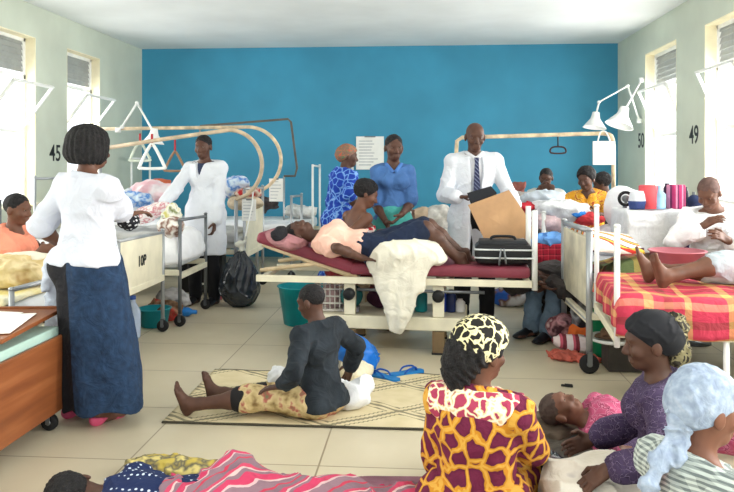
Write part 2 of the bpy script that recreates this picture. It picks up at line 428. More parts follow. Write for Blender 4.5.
# ------------------------------------------------------------------ beds
def caster(parent, x, y, r=.05, name='caster'):
    b = MB(); b.cur = 0
    b.lathe([(r * .35, -.016), (r * .9, -.016), (r, -.009), (r, .009), (r * .9, .016), (r * .35, .016)], 20, Matrix.Translation((x, y, r)) @ Matrix.Rotation(PI / 2, 4, 'X'))
    b.cur = 1
    b.lathe([(r * .3, -.02), (r * .3, .02)], 12, Matrix.Translation((x, y, r)) @ Matrix.Rotation(PI / 2, 4, 'X'))
    for s in (-1, 1): b.box((x, y + s * .024, r * 1.5), (r * .5, .005, r * 1.3), bev=0)
    b.box((x, y, r * 2.15), (r * .6, .053, .01), bev=0)
    return b.build(name, [m_rubber, m_steel], parent)
def bed(label, foot_x, y0, y1, side, length=1.85, top=.62, post=.98, panel=(.45, .93), m_panel=m_cream, m_post=m_tube, group='hospital beds along the ward', hoop=False, wheel=.05, rr=.016, m_frame=m_cream, near_post=None, inset=0., top_rail=True):
    """side -1: head at the left wall, +1: head at the right wall; local x runs from foot (0) to head"""
    w = y1 - y0
    t = thing('hospital_bed', label, 'bed', (foot_x, (y0 + y1) / 2, 0), 0 if side > 0 else PI, group)
    h = w / 2
    for k, (x, y) in enumerate(((0, -h), (0, h), (length, -h), (length, h))):
        b = MB(); zt = post if x == 0 else post + .12
        if near_post and k == (0 if side > 0 else 1): zt = near_post
        lx = x + (inset if x == 0 else 0)
        if inset and x == 0:
            lp = MB().tube([(lx, y, wheel * 2), (lx, y, top - .16)], rr).build('leg', m_post, t)
        b.tube([(x, y, top - .25 if inset and x == 0 else wheel * 2), (x, y, zt)], rr); b.lathe([(rr * 1.2, zt), (rr * 1.2, zt + .008), (rr * .6, zt + .016)], 10, Matrix.Translation((x, y, 0)))
        lg = b.build('post', m_post, t); caster(lp if inset and x == 0 else lg, lx, y, wheel)
    b = MB()
    for y in (-h, h): b.box((length / 2, y, top - .17), (length, .035, .05))
    for x in (0, length): b.box((x, 0, top - .2), (.035, w, .05))
    for k in range(5): b.box((length * (k + .5) / 5, 0, top - .16), (.04, w, .012))
    b.build('frame', m_frame, t)
    for x, zt, zq in (((0, post - .02, near_post or post),) if top_rail else ()) + ((length, post + .1, post + .1), (0, top - .2, top - .2)):
        q = -1 if side > 0 else 1
        MB().tube([(x, h * q, zq - (.02 if near_post and zq > .9 and x == 0 else 0)), (x, -h * q, zt)], rr * .9).build('rail', m_post, t)
    if panel:
        MB().box((0, 0, (panel[0] + panel[1]) / 2), (.02, w - .06, panel[1] - panel[0]), bev=.008).build('foot_panel', m_panel, t)
    MB().box((length, 0, .8), (.02, w - .06, .4), bev=.008).build('head_panel', m_panel, t)
    MB().box((length / 2, 0, top - .07), (length - .06, w - .04, .14), bev=.04, seg=3).build('mattress', M('mattress_cover', (206, 210, 212), .8, .04), t)
    return t
L2 = bed('cream bed with black lettering on its foot panel, beside the standing woman', -2.19, 5.05, 5.95, -1, 2.0, .66, .86, (.44, .85))
painted('10P', (-.0125, .03, .63), (PI / 2, 0, -PI / 2), .11, L2, 'painted_mark')
L1 = bed('bed with a yellow cover at the left edge, next to the brown desk', -2.34, 3.95, 4.75, -1, 1.85, .6, .7, None)
L3 = bed('open railed bed in front of the doctor on the left', -2.11, 6.15, 6.9, -1, 2.1, .64, .93, None, m_post=m_steel)
L4 = bed('bed with cream foot panel behind the hanging black bag', -1.87, 7.48, 8.36, -1, 2.3, .66, 1.16, (.42, .93), wheel=.06)
L5 = bed('tube ended bed behind the head of the trolley patient', -1.60, 8.75, 9.5, -1, 2.5, .64, 1.02, None, hoop=False, m_post=m_tube)
L6 = bed('bed with tall tube posts against the blue wall on the left', -1.52, 9.95, 10.65, -1, 2.6, .64, 1.4, None, m_post=m_white)
R1 = bed('bed with the red plaid blanket, nearest on the right', 1.10, 3.98, 4.86, 1, 1.76, .68, 1.14, None, m_post=m_white, near_post=1.08, inset=.55, top_rail=False, rr=.016, m_frame=m_cream)
R1.rotation_euler.z = R1Z = -.113
R2 = bed('bed with a plain cream foot panel and wheels, beside the green bucket', 1.13, 4.98, 5.85, 1, 1.70, .56, .97, (.44, .92), m_panel=M('old_cream_panel', (206, 200, 178), .5), wheel=.066, rr=.022)
R3 = bed('white railed bed heaped with clothes behind the black case', 1.12, 6.75, 7.5, 1, 1.72, .54, .97, None, m_post=m_white, rr=.02)
R4 = bed('far right bed under the wooden traction beam', 1.05, 8.55, 9.4, 1, 1.78, .54, .95, None, m_post=m_white)

RC = bed('bed at the back between the nurse and the bald doctor', -.15, 9.2, 10.0, 1, 1.9, .56, .8, None, m_post=m_white)
# ------------------------------------------------------------------ trolley the patient lies on
TRZ = -.065
TR = thing('patient_trolley', 'long cream patient trolley with a maroon padded top and raised head end', 'trolley', (-.17, 5.68, 0), TRZ)
TM = world_of(TR)
b = MB()
for y in (-.3, .3): b.box((-.045, y, .545), (2.07, .04, .05))
for x in (-1.06, -.35, .4, .97): b.box((x, 0, .535), (.04, .6, .03))
b.build('top_frame', m_cream, TR)
def pad(x0, z0, x1, z1, name):
    L = math.hypot(x1 - x0, z1 - z0); R = Matrix.Rotation(-math.atan2(z1 - z0, x1 - x0), 3, 'Y')
    return MB().box(((x0 + x1) / 2, 0, (z0 + z1) / 2), (L, .62, .085), R, bev=.03, seg=3).build(name, m_maroon, TR)
pad(-1.08, .86, -.33, .63, 'backrest'); pad(-.36, .625, .98, .625, 'mattress')
for y in (-.27, .27):
    MB().tube([(-1.04, y, .80), (-.36, y, .575)], .018).build('backrest_rail', m_timber, TR)
    MB().tube([(-1.06, y, .60), (-.62, y, .66), (-.3, y, .57)], .016).build('backrest_stay', m_timber, TR)
for x in (-.36, .31):
    for y in (-.25, .25):
        MB().box((x, y, .41), (.085, .06, .26)).build('leg', m_cream, TR)
        f = MB().box((x, y, .09), (.09, .07, .16)).build('foot', M('brown_foot', (116, 96, 70), .7), TR)
        MB().box((x, y, .008), (.1, .08, .016)).build('foot_pad', m_rubber, f)
b = MB()
for y in (-.25, .25): b.box((-.05, y, .225), (1.14, .06, .1), bev=.008)
b.box((-.05, 0, .26), (1.12, .5, .02))
b.build('shelf', m_cream, TR)
for y in (-.27, .27): MB().tube([(-.3, y, .47), (.65, y, .47)], .012).build('side_bar', m_steel, TR)
for x in (-.36, .31):
    MB().lathe([(.02, -.03), (.045, -.025), (.045, .025), (.02, .03)], 14, Matrix.Translation((x, -.3, .44)) @ Matrix.Rotation(PI / 2, 4, 'X')).build('clamp', m_black, TR)
for y in (-.29, .29):
    MB().tube([(1.01, y, .5), (1.01, y, 1.08)], .021, 12).build('end_pole', m_white, TR)
# ------------------------------------------------------------------ overbed traction frames, handles and lamps
m_beam = M('scuffed_beam', (206, 186, 156), .55, .18, 9)
m_loop = M('painted_loop', (196, 176, 150), .5, .14, 9)
def rr(p, r, n=12): return p
def loop_frame(label, Y, left, right_px, top_y, bot, m, rect=False, r=.02):
    a, tr_, bt = pt(left[0], left[1], Y), None, pt(bot[0], bot[1], Y)
    top = pt(right_px - 40, top_y, Y); mid = pt(right_px, (top_y + bot[1]) / 2 - 4, Y)
    t = thing('traction_frame', label, 'traction frame', (bt.x - .1, Y, 0), 0, 'traction frames over the beds')
    if rect: P = [a, pt(right_px - 9, top_y, Y), pt(right_px - 6, top_y + 3, Y), pt(right_px, bot[1] - 8, Y), pt(right_px - 2, bot[1], Y), bt]
    else: P = [a, a.lerp(top, .5)] + [pt(right_px - 33 + 33 * math.cos(w_), (top_y + bot[1]) / 2 - (bot[1] - top_y) / 2 * math.sin(w_), Y) for w_ in np.linspace(PI / 2, -PI / 2 + .25, 26)] + [bt]
    MB().tube(P, r).build('curved_beam', m, t, True)
    b = MB(); b.tube([bt, (bt.x, Y, .1), ], r * .9)
    b.build('foot_post', m_tube, t, True)
    b = MB(); b.tube([(a.x, Y, a.z), (a.x, Y, .1)], r * .9); b.tube([(a.x - .3, Y, .102), (a.x + .3, Y, .102)], r)
    b.build('head_post', m_tube, t, True)
    return t
loop_frame('nearest traction frame, its curved beam sweeping past the head of the left doctor', 7.42, (100, 149), 262, 130, (236, 200), m_loop, r=.022)
loop_frame('traction frame with a wide curved beam behind the nearest one', 8.68, (100, 129), 281, 127, (257, 193), m_beam, r=.022)
loop_frame('dark square cornered traction frame closest to the blue wall', 9.9, (200, 126), 297, 119, (284, 176), M('dark_bar', (96, 88, 78), .5), True, r=.016)
RF = thing('traction_frame', 'straight wooden traction beam over the far right beds', 'traction frame', (1.3, 8.5, 0), 0, 'traction frames over the beds')
P = [pt(456, 158, 8.5), pt(457, 141, 8.5), pt(462, 137.5, 8.5), pt(598, 133.5, 8.5)] + catmull([pt(604, 133.5, 8.5), pt(611, 136, 8.5), pt(613.5, 145, 8.5)], 5) + [pt(613.5, 235, 8.5)]
MB().tube(P, .024).build('beam', m_beam, RF, True)
b = MB(); x = pt(456, 158, 8.5).x; b.tube([pt(456, 156, 8.5), (x, 8.5, 0)], .02); x = pt(613.5, 230, 8.5).x; b.tube([(x, 8.5, .8), (x, 8.5, 0)], .02); b.build('post', m_tube, RF, True)

def trapeze(label, px, py, Y, size, strap, m=m_white, square=False):
    """hanging hand grip"""
    c = pt(px, py, Y); s = size
    t = thing('trapeze_handle', label, 'handle', tuple(c), 0, 'hand grips hanging from the traction beams')
    if square: P = [(-s * .8, 0, s * .1), (-s, 0, -s * .7), (s, 0, -s * .7), (s * .8, 0, s * .1)]
    else: P = [(-s * .18, 0, s * .8), (-s, 0, -s * .75), (-s * .9, 0, -s), (s * .9, 0, -s), (s, 0, -s * .75), (s * .18, 0, s * .8)]
    MB().tube(catmull(P, 4, True), s * .13, closed=True).build('grip', m, t)
    MB().tube([(0, 0, s * (.1 if square else .8)), (0, 0, s * .8 + strap)], s * .1).build('strap', M('red_strap', (176, 52, 60)) if not square else m_black, t)
    return t
trapeze('white triangular hand grip hanging nearest the lamp on a red strap', 152, 156, 7.42, .13, .13)
trapeze('pale triangular hand grip left of the white one, by the wall corner', 140, 151, 8.68, .12, .12, M('pale_grip', (206, 214, 200)))
trapeze('brown triangular hand grip beside the left doctor', 175, 161, 8.68, .12, .2, M('brown_grip', (150, 120, 96)))
trapeze('square black hand grip hanging from the right wooden beam', 558, 148, 8.5, .08, .1, M('dark_grip', (60, 46, 48)), True)

def lamp(label, P, aim, s=.1, g='jointed white work lamps'):
    t = thing('work_lamp', label, 'lamp', tuple(P[0]), 0, g)
    MB().lathe([(.035, -.03), (.035, .03)], 14, Matrix.Translation(P[0])).build('bracket', m_white, t, True)
    for a, c in zip(P[:-1], P[1:]):
        b = MB(); o = V(0, .012, 0)
        for q in (-1, 1): b.tube([a + o * q, c + o * q], .009)
        b.lathe([(.02, -.02), (.02, .02)], 10, Matrix.Translation(c) @ Matrix.Rotation(PI / 2, 4, 'X')); b.build('arm', m_white, t, True)
    R = (-aim.normalized()).to_track_quat('Z', 'Y').to_matrix().to_4x4()
    prof = [(.012, .5 * s), (.35 * s, .5 * s), (.42 * s, .1 * s), (.5 * s, -.2 * s), (1.15 * s, -1.1 * s), (1.2 * s, -1.15 * s), (1.1 * s, -1.1 * s), (.42 * s, -.2 * s), (.012, 0)]
    MB().lathe(prof, 24, Matrix.Translation(P[-1]) @ R).build('lamp_shade', m_white, t, True)
    return t
lamp('white jointed lamp clamped over the left beds near the window', [pt(118, 130, 8.62), pt(122, 127, 8.5), pt(137, 103, 8.4), pt(154, 133, 8.3)], V(-.1, 0, -1), .11)
wrm = pt(642, 121, 9.72); wrm.x = XR - .03
lamp('jointed white lamp with the far arm, leftmost of the two by the right wall', [wrm, pt(627.5, 86, 9.6), pt(599, 102, 9.5), pt(595.5, 117, 9.5)], V(-.12, -.1, -1), .125)
wrn = pt(647, 80, 9.62); wrn.x = XR - .03
lamp('white wall lamp with one long arm, beside the right window', [wrn, pt(623, 113, 9.4)], V(-.35, -.15, -1), .15)
# ------------------------------------------------------------------ people
def nz(v): return Vector(v).normalized()
m_skin = {k: mottled('skin_' + k, [(.3, shade(c, .9)), (.7, shade(c, 1.08))], 14., .5) for k, c in
          dict(deep=(84, 57, 46), mid=(104, 70, 55), warm=(122, 80, 62)).items()}
m_hair = mottled('black_hair', [(.3, (14, 13, 14)), (.7, (34, 32, 34))], 60., .7, bump=.6)
m_eye = M('eye_white', (176, 168, 156), .35, .01); m_iris = M('dark_iris', (24, 16, 12), .2, .01)
m_shoe = M('black_shoe_leather', (26, 26, 30), .3, .1)
class Rig: pass
def ik(a, w, l1, l2, hint):
    d = w - a; L = min(d.length, (l1 + l2) * .998); d = d.normalized() if d.length > 1e-6 else V(0, 0, -1)
    w = a + d * L; x = (l1 * l1 - l2 * l2 + L * L) / (2 * L); h = math.sqrt(max(l1 * l1 - x * x, 0))
    hp = Vector(hint); hp = hp - d * hp.dot(d); hp = hp.normalized() if hp.length > 1e-4 else d.orthogonal().normalized()
    return a + d * x + hp * h, w
def rig(P, F, U=(0, 0, 1), H=1.65, hf=None, hu=None, RH=None, LH=None, RE=None, LE=None, RA=None, LA=None, RK=None, LK=None,
        rh=None, lh=None, rf=None, lf=None, fem=True, hs=1., wide=1., curl=.5, rn=None, ln=None, bend=None, fu=None):
    """P pelvis centre, F chest facing, U spine direction; RH/LH wrists, RE/LE elbow hints, RA/LA ankles, RK/LK knee hints,
    rh/lh hand directions, rf/lf foot directions; U may be a curve (bend: upper spine direction)"""
    r = Rig(); s = r.s = H / 1.7; r.P = P = Vector(P); U = nz(U); F = Vector(F); F = nz(F - U * F.dot(U)); R = F.cross(U)
    r.U, r.F, r.R, r.fem, r.wide, r.hs = U, F, R, fem, wide, hs * s
    U2 = nz(bend) if bend is not None else U; F2 = nz(F - U2 * F.dot(U2)); r.U2, r.F2, r.R2 = U2, F2, F2.cross(U2)
    mid = P + U * .22 * s; r.mid = mid; r.chest = mid + U2 * .15 * s; r.sh = mid + U2 * .222 * s; r.nb = mid + U2 * .288 * s
    sw = (.152 if fem else .175) * s * wide
    r.S = {1: r.sh + r.R2 * sw, -1: r.sh - r.R2 * sw}
    hw = .09 * s * wide; r.Hp = {1: P + R * hw - U * .02 * s, -1: P - R * hw - U * .02 * s}
    r.hF = nz(hf) if hf is not None else r.F2; hu = Vector(hu) if hu is not None else r.U2
    hu = nz(hu - r.hF * hu.dot(r.hF)); r.hU = hu; r.hR = r.hF.cross(hu)
    r.hc = r.nb + U2 * .045 * s + hu * .118 * r.hs + r.hF * .022 * s
    r.E, r.Wr, r.K, r.A, r.hd, r.fd, r.hn = {}, {}, {}, {}, {}, {}, {}
    for q, Wt, Eh, hd, hn in ((1, RH, RE, rh, rn), (-1, LH, LE, lh, ln)):
        if Wt is None: Wt = r.S[q] - V(0, 0, 1) * .5 * s + r.R2 * q * .07 * s + r.F2 * .06 * s
        if Eh is None: Eh = -r.F2 * .7 + r.R2 * q * .6 - V(0, 0, .3)
        r.E[q], r.Wr[q] = ik(r.S[q], Vector(Wt), .285 * s, .25 * s, Eh)
        fa = nz(r.Wr[q] - r.E[q]); r.hd[q] = nz(hd) if hd is not None else fa
        n_ = Vector(hn) if hn is not None else (-r.R2 * q if abs(fa.dot(r.R2)) < .8 else -r.F2)
        n_ = n_ - r.hd[q] * n_.dot(r.hd[q]); r.hn[q] = n_.normalized() if n_.length > 1e-3 else r.hd[q].orthogonal().normalized()
    for q, At, Kh, fd in ((1, RA, RK, rf), (-1, LA, LK, lf)):
        if At is None: At = V(r.Hp[q].x, r.Hp[q].y, .08 * s) + R * q * .02
        if Kh is None: Kh = F
        r.K[q], r.A[q] = ik(r.Hp[q], Vector(At), .425 * s, .41 * s, Kh)
        r.fd[q] = nz(fd) if fd is not None else nz(V(F.x, F.y, 0))
    r.fu = {}
    for q in (1, -1):
        sh_ = nz(r.K[q] - r.A[q]); u = Vector(fu) if fu is not None else sh_; u = u - r.fd[q] * u.dot(r.fd[q]); r.fu[q] = nz(u) if u.length > 1e-3 else V(0, 0, 1)
    r.curl = curl
    return r
def add_torso(g, r, e=0., k=.035, lower=True):
    k = min(k, .04)
    s, w = r.s, r.wide; A = (r.R, r.F, r.U); B = (r.R2, r.F2, r.U2)
    hipw = (.172 if r.fem else .16) * w
    if lower: g.ell(r.P + r.U * .01 * s, np.array((hipw, .112 * w, .125)) * s + e, A, k)
    if lower:
        for q in (1, -1): g.ell(r.Hp[q] - r.F * .045 * s, .095 * s * w + e, None, k)
    g.ell(r.P + r.U * .15 * s, np.array(((.128 if r.fem else .135) * w, .095 * w, .14)) * s + e, A, k)
    g.ell(r.chest, np.array(((.142 if r.fem else .16) * w, .102 * w, .165)) * s + e, B, k)
    k = min(k, .03)
    for q in (1, -1):
        g.cone(r.S[q], r.sh, .048 * s + e, .060 * s + e, k); g.cone(r.S[q] + r.U2 * .006 * s, r.nb - r.U2 * .012 * s, .040 * s + e, .050 * s + e, k)
    if r.fem:
        for q in (1, -1): g.ell(r.chest + r.F2 * .085 * s + r.R2 * q * .07 * s + r.U2 * .0 * s, .056 * s * w + e * .7, None, .04)
def add_arm(g, r, q, e=0., t=2., k=.02, cuff=0.):
    s = r.s; a, b, c = r.S[q], r.E[q], r.Wr[q]; w = .5 + .5 * r.wide
    if t >= 1: g.cone(a, b, .049 * s * w + e, .039 * s * w + e, k)
    else: b = a.lerp(b, t); g.cone(a, b, .049 * s * w + e, (.049 - .010 * t) * s * w + e + cuff, k); return
    if t > 1:
        f = min(t - 1, 1.); m = b.lerp(c, min(f, .35)); g.cone(b, m, .039 * s * w + e, .040 * s * w + e, k)
        if f > .35: g.cone(m, b.lerp(c, f), .040 * s * w + e, (.040 - .014 * (f - .35) / .65) * s * w + e + cuff, k)
def add_leg(g, r, q, e=0., t=2., k=.04, flare=0.):
    s = r.s; a, b, c = r.Hp[q], r.K[q], r.A[q]; w = .4 + .6 * r.wide
    if t <= 1: g.cone(a, a.lerp(b, t), .088 * s * w + e, (.088 - .033 * t) * s * w + e + flare, k); return
    g.cone(a, b, .088 * s * w + e, .055 * s * w + e, k)
    f = min(t - 1, 1.); m = b.lerp(c, min(f, .3)); g.cone(b, m, .054 * s + e, .056 * s + e, k)
    if f > .3: g.cone(m, b.lerp(c, f), .056 * s + e, (.056 - .02 * (f - .3) / .7) * s + e + flare, k)
def add_hand(g, r, q, curl=None):
    s = r.s * 1.02; d, n = r.hd[q], r.hn[q]; c = r.curl if curl is None else curl
    w = d.cross(n) * q; W = r.Wr[q]                      # w points to the thumb side
    g.cone(W, W + d * .02 * s, .026 * s, .026 * s, .02, (n, 1.35))
    g.box(W + d * .052 * s, np.array((.038, .011, .042)) * s, (w, n, d), .010 * s, .012)
    for i, (o, L) in enumerate(((.029, .072), (.010, .080), (-.010, .075), (-.028, .058))):
        a = W + d * .088 * s + w * o * s; p = a; ang = c * .5; dr = nz(d + w * (o * 2.2))
        for j, fr in enumerate((.45, .32, .25)):
            v = dr * math.cos(ang) + n * math.sin(ang); b = p + v * L * fr * s
            g.cone(p, b, (.0094 - .0008 * j) * s, (.0088 - .0008 * j) * s, .004); p = b; ang += c * .75
    a = W + d * .025 * s + w * .030 * s; m = a + (d * .55 + w * .75 + n * .25).normalized() * .042 * s; b = m + (d * .9 + w * .2 + n * .35 * (1 + c)).normalized() * .036 * s
    g.cone(a, m, .014 * s, .0108 * s, .008); g.cone(m, b, .0105 * s, .009 * s, .004)
def add_foot(g, r, q):
    s, A, f, u = r.s, r.A[q], r.fd[q], r.fu[q]; w = f.cross(u)
    g.cone(A + u * .05 * s, A, .036 * s, .036 * s, .03)
    g.ell(A - f * .03 * s - u * .045 * s, np.array((.03, .038, .034)) * s, (w, f, u), .03)
    g.cone(A - u * .02 * s + f * .02 * s, A + f * .115 * s - u * .058 * s, .036 * s, .020 * s, .03)
    for o in (-.022, .022): g.cone(A + w * o * .6 * s - u * .055 * s, A + f * .12 * s + w * o * s - u * .060 * s, .020 * s, .019 * s, .02)
    for i, (o, L, rr_) in enumerate(((.034, .052, .0125), (.014, .05, .010), (-.004, .045, .0095), (-.020, .038, .009), (-.035, .03, .009))):
        b = A + f * .118 * s + w * (-o * q) * s - u * .064 * s; g.cone(b, b + f * L * s, rr_ * s * 1.1, rr_ * s, .006)
def add_head(g, r, face=True):
    s = r.hs; c, f, u, R = r.hc, r.hF, r.hU, r.hR; A = (R, f, u)
    def p(x, y, z): return c + R * x * s + f * y * s + u * z * s
    def el(x, y, z, rad, k=.015, sub=False): g.ell(p(x, y, z), np.array(rad) * s, A, k, sub)
    g.cone(r.nb - r.U2 * .03 * r.s, p(0, -.012, -.06), .058 * r.s, .050 * s, .03)
    el(0, -.008, .03, (.075, .096, .084), .03); el(0, .026, -.028, (.062, .066, .082), .03); el(0, .058, -.088, (.034, .03, .024), .025)
    for q in (1, -1):
        el(q * .040, .066, -.032, (.024, .022, .022), .02); el(q * .079, -.008, -.012, (.011, .021, .033), .008)
        el(q * .031, .102, .004, (.017, .017, .012), .012, True)
        el(q * .031, .079, .002, (.0135, .0125, .0115), .003)
        el(q * .013, .096, -.040, (.011, .011, .009), .008)
    el(0, .082, .024, (.05, .014, .010), .018)
    g.cone(p(0, .086, .006), p(0, .108, -.034), .009 * s, .014 * s, .012)
    g.cone(p(-.018, .088, -.064), p(.018, .088, -.064), .0085 * s, .0085 * s, .008); g.cone(p(-.016, .086, -.077), p(.016, .086, -.077), .010 * s, .010 * s, .006)
    g.cone(p(-.024, .100, -.0705), p(.024, .100, -.0705), .0028 * s, .0028 * s, .003, None, True)
def person(label, r, skin='deep', base=None, vox=.007, hands=True, group=None, eyes=True, legs=2., curls=(None, None), floor=None):
    b = base if base is not None else (r.P.x, r.P.y, 0)
    t = thing('person', label, 'person', b, 0, group); r.t = t; r.vox = vox
    g = SDF(vox); add_torso(g, r, -.006); add_head(g, r)
    for i, q in enumerate((1, -1)):
        add_arm(g, r, q)
        if legs: add_leg(g, r, q, 0, legs); add_foot(g, r, q) if legs >= 2 else None
        if hands: add_hand(g, r, q, curls[i])
    g.build('body', m_skin[skin], t)
    if eyes:
        s = r.hs
        for q in (1, -1):
            c = r.hc + r.hR * q * .031 * s + r.hF * .082 * s + r.hU * .002 * s; b_ = MB(); b_.cur = 0
            M4 = Matrix.Translation(c) @ Matrix((r.hR, r.hU, r.hF)).transposed().to_4x4() @ Matrix.Diagonal((s, s * .5, s, 1))
            def ball(rad, dz, k): b_.lathe([(rad * math.sin(a), dz - rad * math.cos(a)) for a in np.linspace(.02, PI - .02, 9)], 12, M4)
            ball(.0105, 0, 0); b_.cur = 1; b_.lathe([(.0068, .0078), (.0062, .0098), (.003, .0112)], 10, M4)
            b_.build('eye', [m_eye, m_iris], t, True)
    return t
# --- clothing and hair
def hair(r, kind='short', m=None, name='hair'):
    s = r.hs; c, f, u, R = r.hc, r.hF, r.hU, r.hR; A = (R, f, u); g = SDF(min(r.vox, .007))
    def p(x, y, z): return c + R * x * s + f * y * s + u * z * s
    def el(x, y, z, rad, k=.02, sub=False): g.ell(p(x, y, z), np.array(rad) * s, A, k, sub)
    if kind == 'short':
        el(0, -.012, .033, (.0795, .0985, .0865)); g.cut(p(0, .078, .062), f * .75 - u * .66); g.cut(p(0, -.06, -.045), -u - f * .1)
        g.fold(.002 * s, 180, 1)
    elif kind == 'full':
        el(0, -.02, .04, (.098, .115, .10)); g.cut(p(0, .075, .06), f * .8 - u * .6); g.cut(p(0, -.06, -.07), -u + f * .1); g.fold(.004 * s, 120, 2)
    elif kind == 'bob':
        el(0, -.022, .035, (.118, .128, .112), .03); el(0, -.03, -.035, (.13, .118, .085), .04)
        el(0, .13, -.06, (.075, .1, .115), .03, True)
        g.cut(p(0, -.02, -.092), -u); g.disp(lambda P: .003 * wob(P, 55, 4))
        ph = lambda P: np.arctan2((P[0] - c.x) * R.x + (P[1] - c.y) * R.y, (P[0] - c.x) * f.x + (P[1] - c.y) * f.y)
        g.disp(lambda P: .0035 * np.sin(ph(P) * 26))
    elif kind == 'wrap':
        el(0, -.012, .042, (.092, .112, .094)); el(0, -.06, .0, (.08, .075, .07), .04); g.cut(p(0, .086, .056), f * .62 - u * .78)
        g.cut(p(0, -.03, -.06), -u + f * .45); g.fold(.004 * s, 45, 5)
    return g.build(name, m or m_hair, r.t)
def top(r, m, sleeve=1., hem=-.05, e=.016, neck=.0, name='shirt', fold=.004, skirt=None, open_front=0., cuff=.008, seed=1, freq=26, vneck=0., sleeves=(1, -1), bare=None):
    """upper garment; sleeve 1 = elbow, 2 = wrist; hem along the spine from the pelvis; skirt=(length, half width, half depth) flares on below"""
    g = SDF(r.vox); s = r.s
    add_torso(g, r, e, .06)
    if skirt:
        L, wx, wy = skirt; U = V(0, 0, 1); e_ = r.P - U * L
        n = 8
        for i in range(n):
            a, b = i / n, (i + 1) / n
            q0 = (.15 if r.fem else .185) * r.s * r.wide + e; w0, w1 = q0 + (max(wx, q0) - q0) * a, q0 + (max(wx, q0) - q0) * b
            g.cone(r.P - U * L * a, r.P - U * L * b, w0, w1, .02, (r.F, wx / wy))
        g.cut(r.P - U * L, -U)
    elif hem is not None: g.cut(r.P + r.U * hem * s, -r.U)
    if bare is not None: g.cut(*bare)
    else: g.cut(r.nb + r.U2 * (.012 + neck) * s - r.F2 * .0, r.U2 + r.F2 * .35)
    if vneck: g.cone(r.nb + r.F2 * .13 * s + r.U2 * .02 * s, r.nb + r.F2 * .14 * s - r.U2 * vneck * s, .058 * s, .014, .008, (r.F2, .4), True)
    for q in sleeves: add_arm(g, r, q, e * .6 + .005, sleeve, .02, cuff)
    if fold: g.fold(fold, freq, seed)
    if open_front:
        o = open_front; p0, p1, p2 = r.nb + r.F2 * .17 * s + r.U2 * .02, r.chest - r.U2 * .12 * s + r.F2 * .2 * s, V(r.P.x, r.P.y, r.P.z - .75 * s) + r.F * .24 * s
        g.cone(p0, p1, o * .8, o * .75, .008, (r.F, .5), True); g.cone(p1, p2, o * .75, o * 1.25, .008, (r.F, .5), True)
    return g.build(name, m, r.t)
def trousers(r, m, e=.014, name='trousers', t=1.97, flare=.012, fold=.004, waist=.16):
    g = SDF(r.vox); add_torso(g, r, e * .8, .05); g.cut(r.P + r.U * waist * r.s, r.U)
    for q in (1, -1): add_leg(g, r, q, e, t, .03, flare)
    if fold: g.fold(fold, 24, 7)
    return g.build(name, m, r.t)
def long_skirt(r, m, zh, wx, wy, name='skirt', waist=.15, folds=9, amp=.012, sh=(0, 0)):
    g = SDF(r.vox); s = r.s; n = 10; z0 = r.P.z + waist * s; add = V(sh[0], sh[1], 0)
    def wr_(a): # profile of half width
        w0, w1, w2 = .135 * s * r.wide, .19 * s * r.wide, wx
        return w0 + (w1 - w0) * min(1, a / .22) if a < .22 else w1 + (w2 - w1) * (a - .22) / .78
    for i in range(n):
        a, b = i / n, (i + 1) / n
        g.cone(V(r.P.x, r.P.y, z0 + (zh - z0) * a) + add * a, V(r.P.x, r.P.y, z0 + (zh - z0) * b) + add * b, wr_(a), wr_(b), .02, (r.F, wx / wy))
    for q in (1, -1): g.ell(r.Hp[q] - r.F * .05 * s, .10 * s * r.wide + .012, None, .05)
    g.cut((0, 0, z0), (0, 0, 1)); g.cut((0, 0, zh), (0, 0, -1))
    px, py = r.P.x, r.P.y
    g.disp(lambda P: amp * np.clip((z0 - .15 - P[2]) / max(z0 - zh, .1), 0, 1) * np.sin(np.arctan2(P[1] - py, P[0] - px) * folds + 2 * np.sin(P[2] * 3)))
    g.fold(.003, 20, 3)
    return g.build(name, m, r.t)
def lap(r, m, t=1.3, e=.03, k=.14, name='skirt', fold=.006, waist=.12, seed=4, extra=()):
    """a skirt on bent or stretched legs, cloth bridging between them"""
    g = SDF(r.vox); add_torso(g, r, e * .6, .06); g.cut(r.P + r.U * waist * r.s, r.U)
    for q in (1, -1): add_leg(g, r, q, e, t, k, .01)
    for c, rad in extra: g.ell(c, rad, None, .08)
    if fold: g.fold(fold, 22, seed)
    return g.build(name, m, r.t)
def shoe(r, q, m, name='shoe', low=False):
    g = SDF(min(r.vox, .006)); s, A, f, u = r.s, r.A[q], r.fd[q], r.fu[q]; w = f.cross(u)
    g.ell(A - f * .03 * s - u * .045 * s, np.array((.038, .048, .042)) * s, (w, f, u), .03)
    g.cone(A - u * .02 * s, A + f * .13 * s - u * .055 * s, .046 * s, .026 * s, .03); g.ell(A + f * .13 * s - u * .058 * s, np.array((.044, .075, .026)) * s, (w, f, u), .03)
    g.cut(A - u * .083 * s, -u)
    if low: g.cut(A - u * .035 * s - f * .02, u + f * .25)
    o = g.build(name, m, r.t); return o
def shoes(r, m, name='shoe', low=False):
    for q in (1, -1): shoe(r, q, m, name, low)
# ------------------------------------------------------------------ the people standing
def stand(px, py_head, Y, H, F, **kw):
    x = pt(px, 300, Y).x
    return rig((x, Y, .93 * H / 1.7), F, kw.pop('U', V(0, 0, 1)), H, **kw)
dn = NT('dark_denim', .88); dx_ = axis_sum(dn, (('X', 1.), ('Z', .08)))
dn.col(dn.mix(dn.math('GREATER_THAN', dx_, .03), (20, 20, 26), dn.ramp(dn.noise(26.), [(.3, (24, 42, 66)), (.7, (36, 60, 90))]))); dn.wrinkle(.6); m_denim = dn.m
m_coat = M('white_coat_cotton', (216, 220, 228), .85, .02)
m_blacktr = M('black_trouser_cloth', (22, 22, 26), .8, .15)

